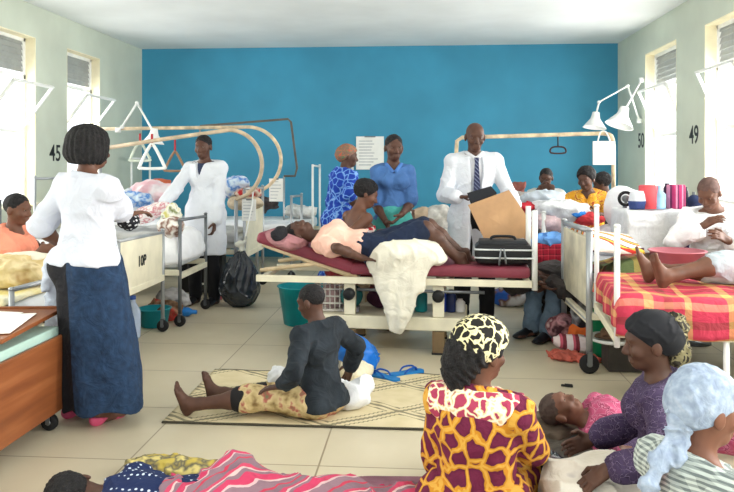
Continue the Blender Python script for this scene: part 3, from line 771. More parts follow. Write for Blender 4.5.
# woman in the white top, back to us
r = stand(87, 122, 3.87, 1.6, (.42, .9, 0), hf=(.62, .78, -.05), wide=1.1, U=(.0, -.02, 1),
          RH=pt(128, 214, 4.25), RE=(.3, -.6, -.5), LH=pt(62, 246, 4.1), LE=(-.6, -.7, -.4), rn=(0, 0, -1), ln=(1, 0, 0), rh=(.7, .7, .1))
person('standing woman with a black bob in a white top and long dark denim skirt', r, 'mid', vox=.006)
hair(r, 'bob'); top(r, M('white_jersey', (200, 203, 214), .9, .03), .95, -.0, .03, fold=.007, freq=20, cuff=.012, seed=3, name='white_top', neck=-.01)
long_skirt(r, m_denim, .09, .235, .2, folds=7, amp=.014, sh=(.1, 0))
shoes(r, M('pink_shoe', (208, 84, 120), .6), 'pink_shoe', True)

# doctor on the left
r = stand(205, 138, 7.18, 1.70, (-.25, -.97, 0), fem=False, hf=(-.15, -.98, -.12), RH=pt(158, 211, 6.75), RE=(-.2, .3, -1), LH=pt(216, 222, 7.05), rh=(-.9, -.2, -.1), rn=(0, 0, -1), curl=.7)
person('doctor in a white coat on the left, reaching his arm across a bed', r, 'deep')
hair(r, 'short'); trousers(r, m_blacktr); top(r, M('dark_blue_shirt', (44, 56, 84)), 1.8, .1, .006, name='shirt', fold=0)
top(r, m_coat, 1.9, None, .026, name='white_coat', skirt=(.42, .22, .17), vneck=.16, fold=.006, freq=18); shoes(r, m_shoe)

# nurse in blue
r = stand(393, 136, 6.35, 1.665, (.15, -.98, 0), wide=.88, hf=(.28, -.95, -.08), RH=pt(386, 222, 6.15), RE=(-.25, .2, -1), LH=pt(402, 214, 6.13), LE=(.2, .3, -1), lh=(-.6, -.3, -.6), rh=(.3, -.5, -.6))
person('nurse in a blue short sleeved shirt and teal skirt behind the trolley', r, 'deep')
hair(r, 'short'); top(r, M('blue_uniform', (68, 106, 160), .85, .06), .85, -.0, .02, fold=.006, cuff=.02, vneck=.07, name='blue_shirt')
g = SDF(.006)
for q in (1, -1): g.cone(r.nb + r.R2 * q * .02 + r.F2 * .09 - r.U2 * .05, r.nb + r.R2 * q * .065 + r.F2 * .05 + r.U2 * .01, .018, .016, .01, (r.F2, 1.6))
g.build('collar', M('blue_collar', (74, 118, 184), .85, .05), r.t)
long_skirt(r, M('teal_skirt', (70, 156, 150), .85, .06), .45, .19, .15, folds=6, amp=.008); shoes(r, m_shoe)

# doctor on the right
env = pt(497, 212, 6.08)
r = stand(474, 125, 6.45, 1.775, (.12, -.99, 0), fem=False, hf=(.1, -.98, -.22), RH=pt(458, 197, 6.16), RE=(-.4, .2, -1), LH=pt(515, 206, 6.22), LE=(.5, .2, -1), rh=(.95, -.1, .05), lh=(-.8, -.2, -.2), rn=(0, 0, -1), ln=(0, 1, 0), curl=.8, wide=1.0)
person('bald doctor in an open white coat and striped tie, reading an x-ray film', r, 'deep', vox=.006)
trousers(r, m_blacktr); top(r, M('white_shirt', (218, 220, 226), .8, .02), 1.9, -.02, .008, name='shirt', fold=.002)
top(r, m_coat, 1.9, None, .03, name='white_coat', skirt=(.5, .25, .2), open_front=.085, fold=.007, freq=16); shoes(r, m_shoe)
b = MB(); tf = r.F2 * .012
def tp(x, z): return r.nb + r.R2 * x + r.F2 * (.118 if z > -.1 else .135 if z > -.3 else .128) - V(0, 0, -z) - V(0, 0, .035)
b.add([tp(-.022, .01), tp(.022, .01), tp(.016, -.03), tp(-.016, -.03), tp(.034, -.33), tp(-.034, -.33), tp(0, -.38)] + [tp(-.022, .01) + tf, tp(.022, .01) + tf, tp(.016, -.03) + tf, tp(-.016, -.03) + tf, tp(.034, -.33) + tf, tp(-.034, -.33) + tf, tp(0, -.38) + tf],
      [(7, 8, 9, 10), (10, 9, 11, 12), (12, 11, 13), (0, 3, 2, 1), (3, 5, 4, 2), (5, 6, 4), (0, 1, 8, 7), (1, 2, 9, 8), (2, 4, 11, 9), (4, 6, 13, 11), (6, 5, 12, 13), (5, 3, 10, 12), (3, 0, 7, 10)])
b.build('tie', stripes('navy_striped_tie', [(0, (34, 40, 74)), (.7, (120, 126, 150))], .035, (('X', 1.), ('Z', 1.))), r.t, True)
g = SDF(.006)
for q in (1, -1): g.cone(r.nb + r.R2 * q * .012 + r.F2 * .085 - r.U2 * .03, r.nb + r.R2 * q * .07 + r.F2 * .03 + r.U2 * .02, .018, .016, .01)
g.build('collar', M('white_shirt', (235, 236, 240)), r.t)

# woman in the blue dress and headscarf, from behind
r = stand(340, 150, 7.2, 1.60, (.75, .6, 0), hf=(.9, .25, -.1), U=(.08, .1, 1), wide=.95, RH=pt(362, 215, 6.95), RE=(0, -.6, -.5))
person('woman in a royal blue patterned dress and faded headscarf, back turned', r, 'deep')
m_royal = cells('royal_blue_print', (28, 62, 168), (64, 120, 210), 13., .08, (130, 170, 226))
top(r, m_royal, 1.1, None, .03, name='blue_dress', skirt=(.75, .27, .22), fold=.008)
hair(r, 'wrap', cells('faded_scarf_print', (132, 100, 88), (84, 130, 92), 22., .1, (190, 80, 70)), 'headscarf')

# ------------------------------------------------------------------ the people sitting or lying at the back
m_salmon = M('salmon_cloth', (230, 142, 116), .9, .08)
r = rig((pt(10, 260, 5.0).x, 5.0, .46), (.95, .15, 0), (.06, -.02, 1), 1.62, hf=(.95, -.1, -.1), wide=1.15, RH=pt(44, 248, 4.85), LH=pt(40, 250, 5.2), RE=(-.2, -.3, -.8), RA=(pt(10, 260, 5).x + .45, 4.9, .08), LA=(pt(10, 260, 5).x + .45, 5.1, .08), rh=(.8, .2, -.3))
sx = pt(10, 260, 5.0).x
person('seated woman in a salmon coloured top at the left edge', r, 'mid')
hair(r, 'short'); top(r, m_salmon, .8, -.1, .026, name='salmon_top', fold=.009, cuff=.02); lap(r, M('faded_brown_skirt', (120, 96, 88)), 1.6)
b = MB().box((0, 0, .33), (.36, .3, .035)); st = thing('stool', 'low wooden stool under the seated woman at the left edge', 'stool', (sx - .02, 5.0, 0), 0, 'low wooden stools'); b.build('seat', m_timber, st)
for x in (-.14, .14):
    for y in (-.11, .11): MB().box((x, y, .157), (.035, .035, .315)).build('leg', m_timber, st)

P7 = pt(349, 262, 6.08)
r = rig((P7.x, 6.08, .55), (.75, .6, 0), (.16, .12, 1), 1.62, hf=(.85, .15, -.35), wide=1.0, RH=pt(372, 238, 5.95), RE=(-.1, -.5, -1), LH=pt(380, 240, 6.3), RA=(P7.x + .36, 6.1, .08), LA=(P7.x + .3, 6.36, .08), rh=(.9, 0, 0))
person('seated woman with a bare back and short hair beside the nurse', r, 'mid')
hair(r, 'full'); g = SDF(.007); add_torso(g, r, .016, .06); g.cut(r.chest - r.U2 * .02, r.U2 - r.F2 * .35); g.fold(.006, 24, 3); g.cut(r.P - r.U * .1, -r.U)
g.build('red_wrap', cells('red_white_print', (176, 34, 44), (226, 214, 210), 16., .12), r.t)
lap(r, M('dark_red_skirt', (120, 30, 40)), 1.5)
st2 = thing('stool', 'low stool under the woman with the bare back', 'stool', (P7.x, 6.08, 0), 0, 'low wooden stools'); MB().box((0, 0, .405), (.36, .32, .04)).build('seat', m_timber, st2)
for x in (-.14, .14):
    for y in (-.12, .12): MB().box((x, y, .193), (.035, .035, .386)).build('leg', m_timber, st2)

# patient on the trolley
def tw(x, y, z): return TM @ V(x, y, z)
hipz = .74
P8 = pt(378, 252, 5.5); P8.z = .775
r = rig(P8, (.1, -.25, 1), (-1, .03, .17), 1.58, hf=(.05, -.3, .95), hu=(-1, 0, .1), RH=pt(362, 258, 5.3), RE=(-.2, -.6, .2), LH=pt(380, 244, 5.72), LE=(0, 1, -.2),
        LA=pt(466, 258, 5.62), RA=pt(462, 262, 5.48), LK=(.2, 0, 1), RK=(.2, -.1, 1), rf=(.85, -.05, -.05), lf=(.85, .1, -.02), rn=(0, 0, -1), ln=(0, 0, -1), rh=(.9, -.1, -.1), curl=.3)
person('patient lying on the trolley in a pink top and navy shorts, one knee raised', r, 'deep', vox=.006)
hair(r, 'short'); top(r, M('peach_cotton', (238, 190, 172), .9, .05), .6, .12, .022, name='pink_top', fold=.009, cuff=.02)
m_navy = M('navy_cloth', (26, 38, 62), .85, .15)
g = SDF(.006); add_torso(g, r, .016, .05); g.cut(r.P + r.U * .17 * r.s, r.U)
for q in (1, -1): add_leg(g, r, q, .022, .86, .04, .012)
g.fold(.006, 24, 7); g.build('navy_shorts', m_navy, r.t)
P8r = r

# far right bed sitters
P9 = pt(545, 210, 8.75); P9.z = .63
r = rig(P9, (.1, -1, 0), (.02, -.06, 1), 1.62, hf=(-.3, -.9, -.25), fem=False, RH=pt(541, 187, 8.45), RE=(-.6, -.1, -.8), LH=pt(560, 210, 8.4), RA=P9 + V(-.12, -.5, -.55), LA=P9 + V(.15, -.5, -.55))
person('seated person in a pale shirt resting chin on hand at the far right bed', r, 'deep', vox=.008)
hair(r, 'short'); top(r, M('grey_white_shirt', (188, 192, 190)), 1.1, -.1, .02, fold=.007); trousers(r, M('grey_trousers', (84, 86, 92)))
P10 = pt(590, 216, 7.62); P10.z = .64
r = rig(P10, (-.45, -.9, 0), (-.05, -.06, 1), 1.62, hf=(-.6, -.8, -.25), RH=pt(552, 187, 7.75), RE=(-.2, 0, -1), LH=pt(596, 214, 7.25), RA=P10 + V(-.3, -.42, -.56), LA=P10 + V(.1, -.5, -.56), rh=(-1, 0, -.1), wide=1.05)
person('woman in an orange and yellow print top with one arm stretched out', r, 'deep', vox=.007)
hair(r, 'full'); top(r, cells('orange_yellow_print', (226, 160, 40), (238, 196, 90), 12., .09, (196, 92, 40)), .7, -.1, .028, fold=.008, name='orange_top', vneck=.08, cuff=.03); lap(r, M('orange_skirt', (200, 130, 50)), 1.4)
P11 = pt(606, 222, 8.1); P11.z = .63
r = rig(P11, (-.3, -.95, 0), (0, -.05, 1), 1.5, hf=(-.9, .3, -.3), RA=P11 + V(-.1, -.5, -.55), LA=P11 + V(.1, -.5, -.55))
person('person in dark clothes half hidden behind the woman in orange', r, 'deep', vox=.008)
hair(r, 'full'); top(r, M('dark_brown_shirt', (60, 52, 52)), 1.2, -.1, .024); trousers(r, m_blacktr)

# hunched man between the right beds
P12 = V(pt(566, 320, 6.34).x, 6.34, .28)
r = rig(P12, (-.55, -.8, 0), (-.3, -.4, .75), 1.68, hf=(-.5, -.5, -.9), fem=False, bend=(-.5, -.5, .05), RH=pt(538, 282, 5.85), LH=pt(550, 280, 5.9), RE=(-.8, 0, -.2), LE=(.6, -.3, -.2),
        RA=pt(531, 322, 6.0), LA=pt(548, 330, 5.86), rf=(-.8, -.55, -.0), lf=(-.65, -.75, 0), RK=(-.3, -.3, 1), LK=(-.2, -.3, 1), rh=(.5, -.3, -.3), lh=(-.5, -.3, -.3))
r.A[1].z = r.A[-1].z = .085
person('hunched man in a dark coat, grey jeans and black shoes on the floor', r, 'deep')
hair(r, 'short'); top(r, M('charcoal_coat', (58, 54, 54), .9, .2), 1.9, -.1, .03, name='coat', fold=.012); trousers(r, M('washed_jeans', (98, 118, 136), .9, .15), flare=.02, fold=.008); shoes(r, m_shoe)
g = SDF(.008)
for q in (1, -1): g.cone(r.Hp[q], r.K[q], .12, .085, .12)
g.fold(.012, 22, 8); g.build('coat_skirt', M('charcoal_coat', (58, 54, 54)), r.t)
MB().box((P12.x + .03, 6.38, .085), (.4, .36, .17), bev=.01).build('crate', M('brown_crate', (96, 74, 58), .8))
tag(bpy.data.objects['crate'], 'low brown crate the hunched man sits on', 'crate')

# patient whose legs lie on the red plaid blanket
P13 = V(2.16, 4.38, .80)
r = rig(P13, (-.0, 0, 1), (1, 0, .12), 1.56, hf=(-.1, 0, 1), hu=(1, 0, .1), fem=False, RA=pt(668, 281, 4.28), LA=pt(643, 277, 4.5), RK=(0, -.2, 1), LK=(0, .2, 1), rf=(-.25, -.1, 1), lf=(-.25, .1, 1), RH=(2.1, 4.08, .79), LH=(2.1, 4.7, .79), RE=(.3, -1, 0), LE=(.3, 1, 0))
r.A[1].z = max(r.A[1].z, .77); r.A[-1].z = max(r.A[-1].z, .77)
person('patient lying on the red plaid blanket, bare feet towards the aisle', r, 'mid', vox=.006)
hair(r, 'short'); top(r, M('pale_gown', (206, 212, 214)), .8, -.1, .02)
g = SDF(.006); add_torso(g, r, .015, .05); g.cut(r.P + r.U * .14 * r.s, r.U)
for q in (1, -1): add_leg(g, r, q, .018, 1.22, .03, .015)
g.fold(.006, 24, 7); g.build('pale_trousers', M('washed_pale_trousers', (182, 192, 200), .9, .08), r.t)

# figure at the right edge
P14 = V(pt(716, 240, 5.4).x, 5.4, .62)
r = rig(P14, (-.25, -.9, 0), (-.06, -.06, 1), 1.58, hf=(-.55, -.6, -.5), RH=pt(703, 226, 5.15), LH=pt(727, 240, 5.1), RA=P14 + V(-.1, -.36, -.08), LA=P14 + V(.2, -.36, -.08), RK=(-1, 0, .3), LK=(1, 0, .3), wide=1.1)
person('person wrapped in a white sheet at the right edge, head bowed', r, 'mid')
hair(r, 'short', mottled('grey_brown_hair', [(.3, (84, 64, 60)), (.7, (104, 80, 74))], 40., .8)); top(r, m_sheet, 1.7, -.1, .035, name='white_wrap', fold=.012); lap(r, M('brown_skirt_cloth', (92, 66, 56)), 1.9)
# ------------------------------------------------------------------ the people on the floor in front
# boy-sized sitter on the mat
P18 = V(pt(320, 400, 4.02).x, 4.02, .115)
r = rig(P18, (-.75, .62, 0), (-.02, -.02, 1), 1.37, hf=(-.85, .35, -.25), fem=False, wide=.86, LA=pt(180, 402, 3.93), RA=pt(188, 404, 4.16), LK=(0, .1, 1), RK=(0, 0, 1), lf=(-.28, -.12, 1), rf=(-.22, .1, 1),
        LH=pt(282, 386, 3.86), LE=(.1, -.7, -.2), RH=pt(350, 368, 4.36), RE=(.8, .1, .3), lh=(-.9, 0, -.15), ln=(0, 0, -1), curl=.35)
r.A[1].z = .075; r.A[-1].z = .075
person('young person in a dark top and patterned wrap skirt sitting on the mat', r, 'deep', vox=.005)
hair(r, 'short'); top(r, mottled('faded_black_cotton', [(.3, (24, 30, 36)), (.7, (46, 54, 62))], 8., .9), 1.75, -.06, .026, name='dark_top', fold=.007, neck=.004)
lap(r, mottled('brown_floral_cloth', [(.3, (122, 98, 62)), (.42, (186, 164, 116)), (.55, (206, 186, 140)), (.63, (170, 96, 84)), (.72, (112, 120, 84))], 16.), 1.12, .016, .07, fold=.006, waist=.03)
g = SDF(.005)
for q in (1, -1):
    kk = r.K[q]; d = nz(r.A[q] - kk); g.cone(kk + d * .035, kk + d * .055, .075, .072, .06)
g.build('dark_hem', M('black_hem', (28, 26, 28)), r.t)

# woman in the yellow and purple print
P15 = V(pt(476, 470, 2.78).x, 2.78, .11)
r = rig(P15, (.42, .9, 0), (.0, .0, 1), 1.46, hf=(.74, .66, -.05), wide=1.1, RH=(P15.x + .3, 3.02, .2), RE=(.3, -.6, -1), LH=(P15.x - .08, 3.1, .25), LE=(-.3, -.5, -1),
        RA=(P15.x + .34, 3.5, .09), LA=(P15.x + .22, 3.55, .09), RK=(.1, .2, .7), LK=(-.1, .3, .7), hs=1.12)
person('woman in a yellow and purple print dress and black patterned headscarf, from behind', r, 'mid', vox=.005)
m_ank = cells('purple_yellow_print', (104, 28, 60), (196, 132, 34), 12.5, .10, (210, 160, 66), inner2=(88, 20, 52), rnd=.8)
top(r, m_ank, 1.05, -.16, .035, name='print_dress', fold=.009, freq=18, neck=.005, cuff=.03); lap(r, m_ank, 1.6, .04, .14, 'dress_skirt')
m_yoke = cells('pale_yoke_print', (168, 60, 90), (238, 206, 160), 20., .1, (250, 236, 214))
g = SDF(.005); g.cone(r.S[-1].lerp(r.nb, .3), r.S[1].lerp(r.nb, .3), .098, .098, .05); g.ell(r.nb - r.U * .03, (.125, .125, .085), None, .05)
g.cut(r.nb + r.U * .018, r.U + r.F * .2); g.cut(r.nb - r.U * .105, -r.U); g.fold(.004, 30, 6); g.build('yoke', m_yoke, r.t)
g = SDF(.005); A = (r.hR, r.hF, r.hU)
def hp(x, y, z): return r.hc + r.hR * x * r.hs + r.hF * y * r.hs + r.hU * z * r.hs
g.ell(hp(0, -.015, .035), np.array((.098, .118, .10)) * r.hs, A); g.ell(hp(-.02, -.085, -.02), (.085, .07, .085), A, .04); g.ell(hp(-.03, -.10, -.09), (.055, .045, .075), A, .04)
g.cut(hp(0, .088, .05), r.hF * .65 - r.hU * .75); g.fold(.004, 60, 2); g.disp(lambda P: .004 * np.sin(P[2] * 90 + P[0] * 160 + 2 * np.sin(P[2] * 40))); g.build('hair', m_hair, r.t)
g = SDF(.004); g.ell(hp(0, -.008, .045), np.array((.108, .13, .105)) * r.hs, A); g.cut(hp(0, .09, .066), r.hF * .6 - r.hU * .78); g.cut(hp(.0, -.07, .0), -r.hU * .8 - r.hF * .35 - r.hR * .35)
g.fold(.003, 40, 3); g.build('headscarf', cells('squiggle_scarf', (30, 28, 26), (214, 204, 156), 24., .09, (226, 218, 178), rnd=1.), r.t)

# woman in the purple dress and black wrap
P16 = V(pt(668, 470, 3.0).x, 3.0, .11)
r = rig(P16, (-.86, .38, 0), (-.08, -.02, 1), 1.49, hf=(-.98, .1, -.12), wide=.98, LH=pt(606, 470, 2.72), LE=(.2, -.8, -.4), RH=(P16.x - .26, 3.2, .22), RE=(.3, .6, -.8), hs=1.1,
        LA=(P16.x - .2, 2.98, .08), RA=(P16.x - .22, 3.14, .08), LK=(-.5, -.8, -.05), RK=(-.5, .8, -.05), rf=(-.3, -.9, 0), lf=(-.3, .9, 0), lh=(-.8, -.2, -.5), ln=(0, .3, -1))
person('woman in a dark purple floral dress and black headwrap, facing left', r, 'deep', vox=.005)
m_purp = cells('purple_floral', (66, 52, 82), (48, 36, 62), 34., .1, (98, 84, 112))
top(r, m_purp, 1.75, -.16, .03, name='purple_dress', fold=.008); lap(r, m_purp, 1.5, .02, .07, 'dress_skirt')
hair(r, 'wrap', M('black_wrap_cloth', (24, 25, 30), .8, .2), 'headwrap')
def hp(x, y, z): return r.hc + r.hR * x * r.hs + r.hF * y * r.hs + r.hU * z * r.hs
g = SDF(.005); g.ell(hp(.0, -.105, .03), (.05, .045, .085), None, .03); g.ell(hp(.0, -.11, -.06), (.045, .04, .05), None, .03); g.fold(.008, 60, 4)
g.build('scarf_tail', cells('olive_scarf_print', (50, 46, 38), (132, 124, 92), 30., .09), r.t)

# woman in the pale headscarf and check dress
P17 = V(pt(696, 470, 2.2).x, 2.2, .11)
r = rig(P17, (.9, .4, 0), (-.0, .0, 1), 1.47, hf=(.86, .25, -.1), wide=1.05, LH=(P17.x + .25, 2.6, .3), RH=(P17.x + .3, 2.05, .25), RE=(-.2, -.8, -.4), RA=(P17.x + .6, 2.35, .09), LA=(P17.x + .5, 2.7, .09), RK=(.4, -.5, .7), LK=(.3, .6, .7), hs=1.08)
person('woman in a pale blue headscarf and grey check dress at the right edge', r, 'warm', vox=.005)
m_check = plaid('grey_check', [(0, (176, 186, 182)), (.5, (120, 130, 130))], [(0, (206, 214, 208)), (.5, (96, 104, 104))], .015, .015, (('X', .8), ('Y', .6)), (('Z', 1.),), warp=.01)
top(r, m_check, 1.05, -.16, .032, name='check_dress', fold=.007, cuff=.03); lap(r, m_check, 1.5, .035, .14, 'dress_skirt')
m_scarf = mottled('pale_blue_scarf', [(.35, (134, 148, 170)), (.55, (152, 166, 186)), (.7, (166, 178, 196))], 40., .85)
hair(r, 'wrap', m_scarf, 'headscarf')
def hp(x, y, z): return r.hc + r.hR * x * r.hs + r.hF * y * r.hs + r.hU * z * r.hs
g = SDF(.005); g.ell(hp(.02, -.11, -.035), (.038, .036, .036), None, .03)
for a, b_ in ((hp(.02, -.115, -.05), hp(.03, -.17, -.15)), (hp(.02, -.1, -.05), hp(.04, -.115, -.14)), (hp(.03, -.14, -.13), hp(.05, -.21, -.23))): g.cone(a, b_, .024, .030, .02, (r.hR, 1.8))
g.fold(.010, 50, 4); g.build('scarf_tail', m_scarf, r.t)
g = SDF(.005); g.cone(pt(661, 452, 2.16), pt(652, 486, 2.16), .013, .017, .02); g.cone(pt(666, 455, 2.2), pt(662, 490, 2.2), .02, .02, .02); g.build('pink_strap', M('pink_strap', (206, 96, 112)), r.t)

# lying child on the right
P20 = V(pt(662, 425, 3.45).x, 3.5, .16)
r = rig(P20, (-.0, -.35, 1), (-1, .12, .08), 1.12, hf=(.25, -.3, .9), hu=(-.95, .1, .28), hs=1.25, RA=P20 + V(.5, -.15, -.06), LA=P20 + V(.5, .1, -.06), RH=P20 + V(-.15, -.2, -.02), LH=P20 + V(-.1, .2, 0), RE=(0, -1, 0), LE=(0, 1, 0), rf=(.3, 0, 1), lf=(.3, 0, 1))
person('small child in a pink print dress lying on the floor, face up', r, 'mid', vox=.005)
hair(r, 'short', mottled('thin_child_hair', [(.3, (58, 46, 42)), (.7, (76, 62, 56))], 50., .8)); mp_ = cells('pink_print', (170, 72, 106), (196, 120, 146), 22., .1, (140, 50, 84))
top(r, mp_, 1.2, -.1, .022, name='pink_dress', fold=.009); lap(r, mp_, 1.2, .03, .12, 'dress_skirt')

# sleeper at the bottom left
P19 = V(pt(228, 476, 2.8).x, 2.74, .10)
r = rig(P19, (-.02, .2, -.97), (-1, .0, .02), 1.5, hf=(-.1, .85, -.5), hu=(-1, -.1, .1), wide=.86, LH=P19 + V(-.62, .22, -.08), RH=P19 + V(-.3, -.3, -.08), RE=(-.2, -.6, 0), LE=(.3, .9, 0), RA=P19 + V(.78, -.1, -.06), LA=P19 + V(.78, .1, -.06), RK=(0, -1, .1), LK=(0, 1, 0), rf=(.6, .7, 0), lf=(.6, .7, 0))
person('person asleep on the floor in a navy polka dot top, seen from behind', r, 'deep', vox=.005)
hair(r, 'full'); top(r, dots('navy_polka', (24, 38, 78), (196, 206, 224), 40., .2), .9, .05, .024, name='polka_top', fold=.006, cuff=.02); lap(r, M('dark_wrap', (70, 40, 56)), 1.3, .008, .03, fold=.002)
SLEEP = r
# ------------------------------------------------------------------ cloth, bundles, vessels
def bundle(label, c, rad, m, cat='bundle', name='cloth_bundle', group=None, seed=0, amp=.1, rot=0., vox=None, sit=None, tilt=0.):
    """a soft heap; sit: height of the surface it lies on (flattens the underside)"""
    c = Vector(c); rad = np.array(rad, float); v = vox or max(.006, min(.014, rad.min() / 8))
    R = Matrix.Rotation(rot, 3, 'Z') @ Matrix.Rotation(tilt, 3, 'Y'); A = [R @ V(1, 0, 0), R @ V(0, 1, 0), R @ V(0, 0, 1)]
    g = SDF(v); rd = random.Random(seed); g.ell(c, rad, A, .03)
    for i in range(6):
        o = V(rd.uniform(-.75, .75) * rad[0], rd.uniform(-.75, .75) * rad[1], rd.uniform(-.3, .6) * rad[2]); g.ell(c + R @ o, rad * rd.uniform(.35, .6), A, .03)
    a = 1.5 * amp * rad.min(); g.fold(a, 1.3 / rad.min(), seed); g.fold(a * .4, 3.2 / rad.min(), seed + 9)
    if sit is not None: g.cut((0, 0, sit), (0, 0, -1))
    o = g.build(name, m, None, (c.x, c.y, sit if sit is not None else c.z))
    return tag(o, label, cat, group)
def cover(label, x0, x1, y0, y1, z, near, far, foot, m, side=1, rot=0., pivot=None, hump=None, name='blanket', cat='blanket', th=.012, seed=1, wav=.012, group=None):
    """cloth over a bed; x0 the foot end, x1 towards the head (side gives the direction)"""
    Lx, Ly = abs(x1 - x0), y1 - y0; nu, nv = int((Lx + foot) / .03), int((Ly + near + far) / .03)
    uv = []
    def fn(i, j):
        a = -foot + i * (Lx + foot); b = -near + j * (Ly + near + far); uv.append((a, b))
        dx = max(0, -a); dy = max(0, -b, b - Ly); d = max(dx, dy)
        x = x0 + side * (max(a, 0) - .018 * min(1, dx / .05)); y = y0 + min(max(b, 0), Ly) + .02 * (min(1, max(0, b - Ly) / .05) - min(1, max(0, -b) / .05))
        if dy > 0: y += wav * math.sin(a * 17 + seed) * min(1, dy / .1) * (1 if b > 0 else -1)
        if dx > 0: x -= side * wav * math.sin(b * 19 + seed) * min(1, dx / .1)
        zz = z - d * .98 + (hump(max(a, 0), min(max(b, 0), Ly)) if hump and d == 0 else 0) + .006 * math.sin(a * 9 + b * 5 + seed) + .005 * math.sin(a * 21 - b * 13)
        return (x, y, zz)
    b = MB(); b.grid(fn, nu, nv); c = V((x0 + x1) / 2, (y0 + y1) / 2, 0); b.v = [tuple(Vector(p) - c) for p in b.v]
    o = b.build(name, m); o.location = c
    if rot: o.rotation_euler.z = rot; o.location = Vector(pivot) + Matrix.Rotation(rot, 3, 'Z') @ (c - Vector(pivot))
    ul = o.data.uv_layers.new(name='UVMap'); vi = np.empty(len(o.data.loops), np.int32); o.data.loops.foreach_get('vertex_index', vi)
    ul.data.foreach_set('uv', np.array(uv, np.float32)[vi].ravel())
    md = o.modifiers.new('thickness', 'SOLIDIFY'); md.thickness = th; md.offset = 1 if side > 0 else -1
    return tag(o, label, cat, group)
def vessel(name, label, cat, loc, prof, m, tilt=None, group=None, parts=()):
    t = thing(name, label, cat, loc, 0, group); MB().lathe(prof, 28, tilt.to_matrix().to_4x4() if tilt else None).build('body', m, t)
    for pn, pm, pp in parts: MB().lathe(pp, 24, tilt.to_matrix().to_4x4() if tilt else None).build(pn, pm, t)
    return t
def hollow(r0, r1, h, w=.006, lip=.012):
    return [(r0 - .01, 0), (r0, .006), (r1, h - .008), (r1 + lip, h - .006), (r1 + lip, h), (r1 - w, h), (r0 - w, .012), (.001, .012)]

# --- covers and heaps on the right beds
m_redplaid = plaid('red_yellow_plaid', [(0, (184, 52, 76)), (.30, (206, 166, 96)), (.42, (184, 52, 76)), (.55, (120, 52, 48)), (.66, (184, 52, 76)), (.80, (208, 176, 108)), (.88, (184, 52, 76))],
                   [(0, (186, 54, 78)), (.26, (206, 170, 98)), (.46, (190, 60, 82)), (.62, (110, 56, 50)), (.74, (186, 54, 78)), (.9, (226, 150, 120))], .42, .34, uv=True, axa=(('X', 1.),), axb=(('Y', 1.),))
m_greenplaid = plaid('green_maroon_plaid', [(0, (96, 112, 72)), (.3, (206, 176, 96)), (.45, (120, 44, 56)), (.75, (176, 70, 70))], [(0, (104, 118, 76)), (.35, (132, 48, 56)), (.6, (210, 184, 104)), (.75, (96, 96, 70))], .3, .3, uv=True, axb=(('Y', 1.),))
cover('red and yellow plaid blanket on the nearest bed on the right', 1.115, 2.8, 3.97, 4.87, .695, .20, .12, .15, m_redplaid, rot=R1Z, pivot=(1.10, 4.42, 0))
cover('green and maroon plaid blanket heaped on the bed beyond the red plaid one', 1.35, 2.75, 5.0, 5.84, .64, .05, .1, .05, m_greenplaid, hump=lambda a, b: .1 * math.exp(-((b - .1) / .25) ** 2) + .06 * math.sin(a * 6) ** 2, name='blanket')
m_orstripe = stripes('orange_white_stripe', [(0, (232, 226, 216)), (.35, (210, 60, 50)), (.5, (236, 190, 70)), (.65, (70, 40, 60)), (.78, (236, 226, 214))], .16, (('X', .4), ('Y', 1.)), True)
cover('striped orange and white cloth hanging over the cream foot panel', 1.15, 1.5, 5.02, 5.8, .86, .05, .05, .02, m_orstripe, hump=lambda a, b: .1 * math.sin(b * 3.6 + .3) - .2 * a, name='striped_cloth', cat='cloth')
cover('white sheet over the white railed bed', 1.2, 2.75, 6.76, 7.48, .56, .25, .1, .02, m_sheet, name='bed_sheet', cat='sheet')
cover('white sheet over the far right bed', 1.12, 2.75, 8.56, 9.38, .56, .25, .1, .02, m_sheet, name='bed_sheet', cat='sheet', seed=3)
cover('grey sheet over the bed behind the bald doctor', -.1, 1.6, 9.22, 9.98, .58, .25, .1, .05, M('grey_sheet', (178, 178, 176), .9), name='bed_sheet', cat='sheet', seed=5)
m_white2 = M('soft_white_cloth', (226, 228, 232), .95, .03, bump=.1)
H = [  # label, px, py, Y, radii, colour or material
 ('dark red folded cloth on the bed right of the brown envelope', 521, 208, 7.0, (.13, .12, .05), (176, 36, 50), .80),
 ('white heap of sheets in front of the woman in orange', 562, 212, 6.95, (.26, .16, .1), (220, 222, 226), .72),
 ('grey blue pillow leaning before the pale shirted sitter', 543, 202, 7.3, (.22, .1, .1), (186, 196, 206), .82),
 ('bright blue folded cloth by the knees of the woman in orange', 573, 214, 6.86, (.13, .08, .035), (48, 120, 196), .86),
 ('red and white crumpled cloth beside the outstretched arm', 590, 219, 6.85, (.14, .1, .05), (200, 60, 66), .84),
 ('white and pink bundle at the foot of the white railed bed', 548, 222, 6.85, (.16, .1, .08), (222, 196, 200), .72),
 ('pale lumpy bundle on the far right bed, under the sitter with chin on hand', 528, 199, 8.7, (.2, .14, .09), (196, 186, 180), .9),
 ('brown bundle on the far bed right of the bald doctor', 515, 190, 8.9, (.1, .1, .1), (140, 84, 76), 1.0),
]
for i, (lab, px, py, Y, rad, colr, zz) in enumerate(H):
    c = pt(px, py, Y); bundle(lab, c, rad, M('heap_cloth_%s' % 'abcdefghijkl'[i], colr, .9, .12, 9), seed=i + 20, amp=.14)
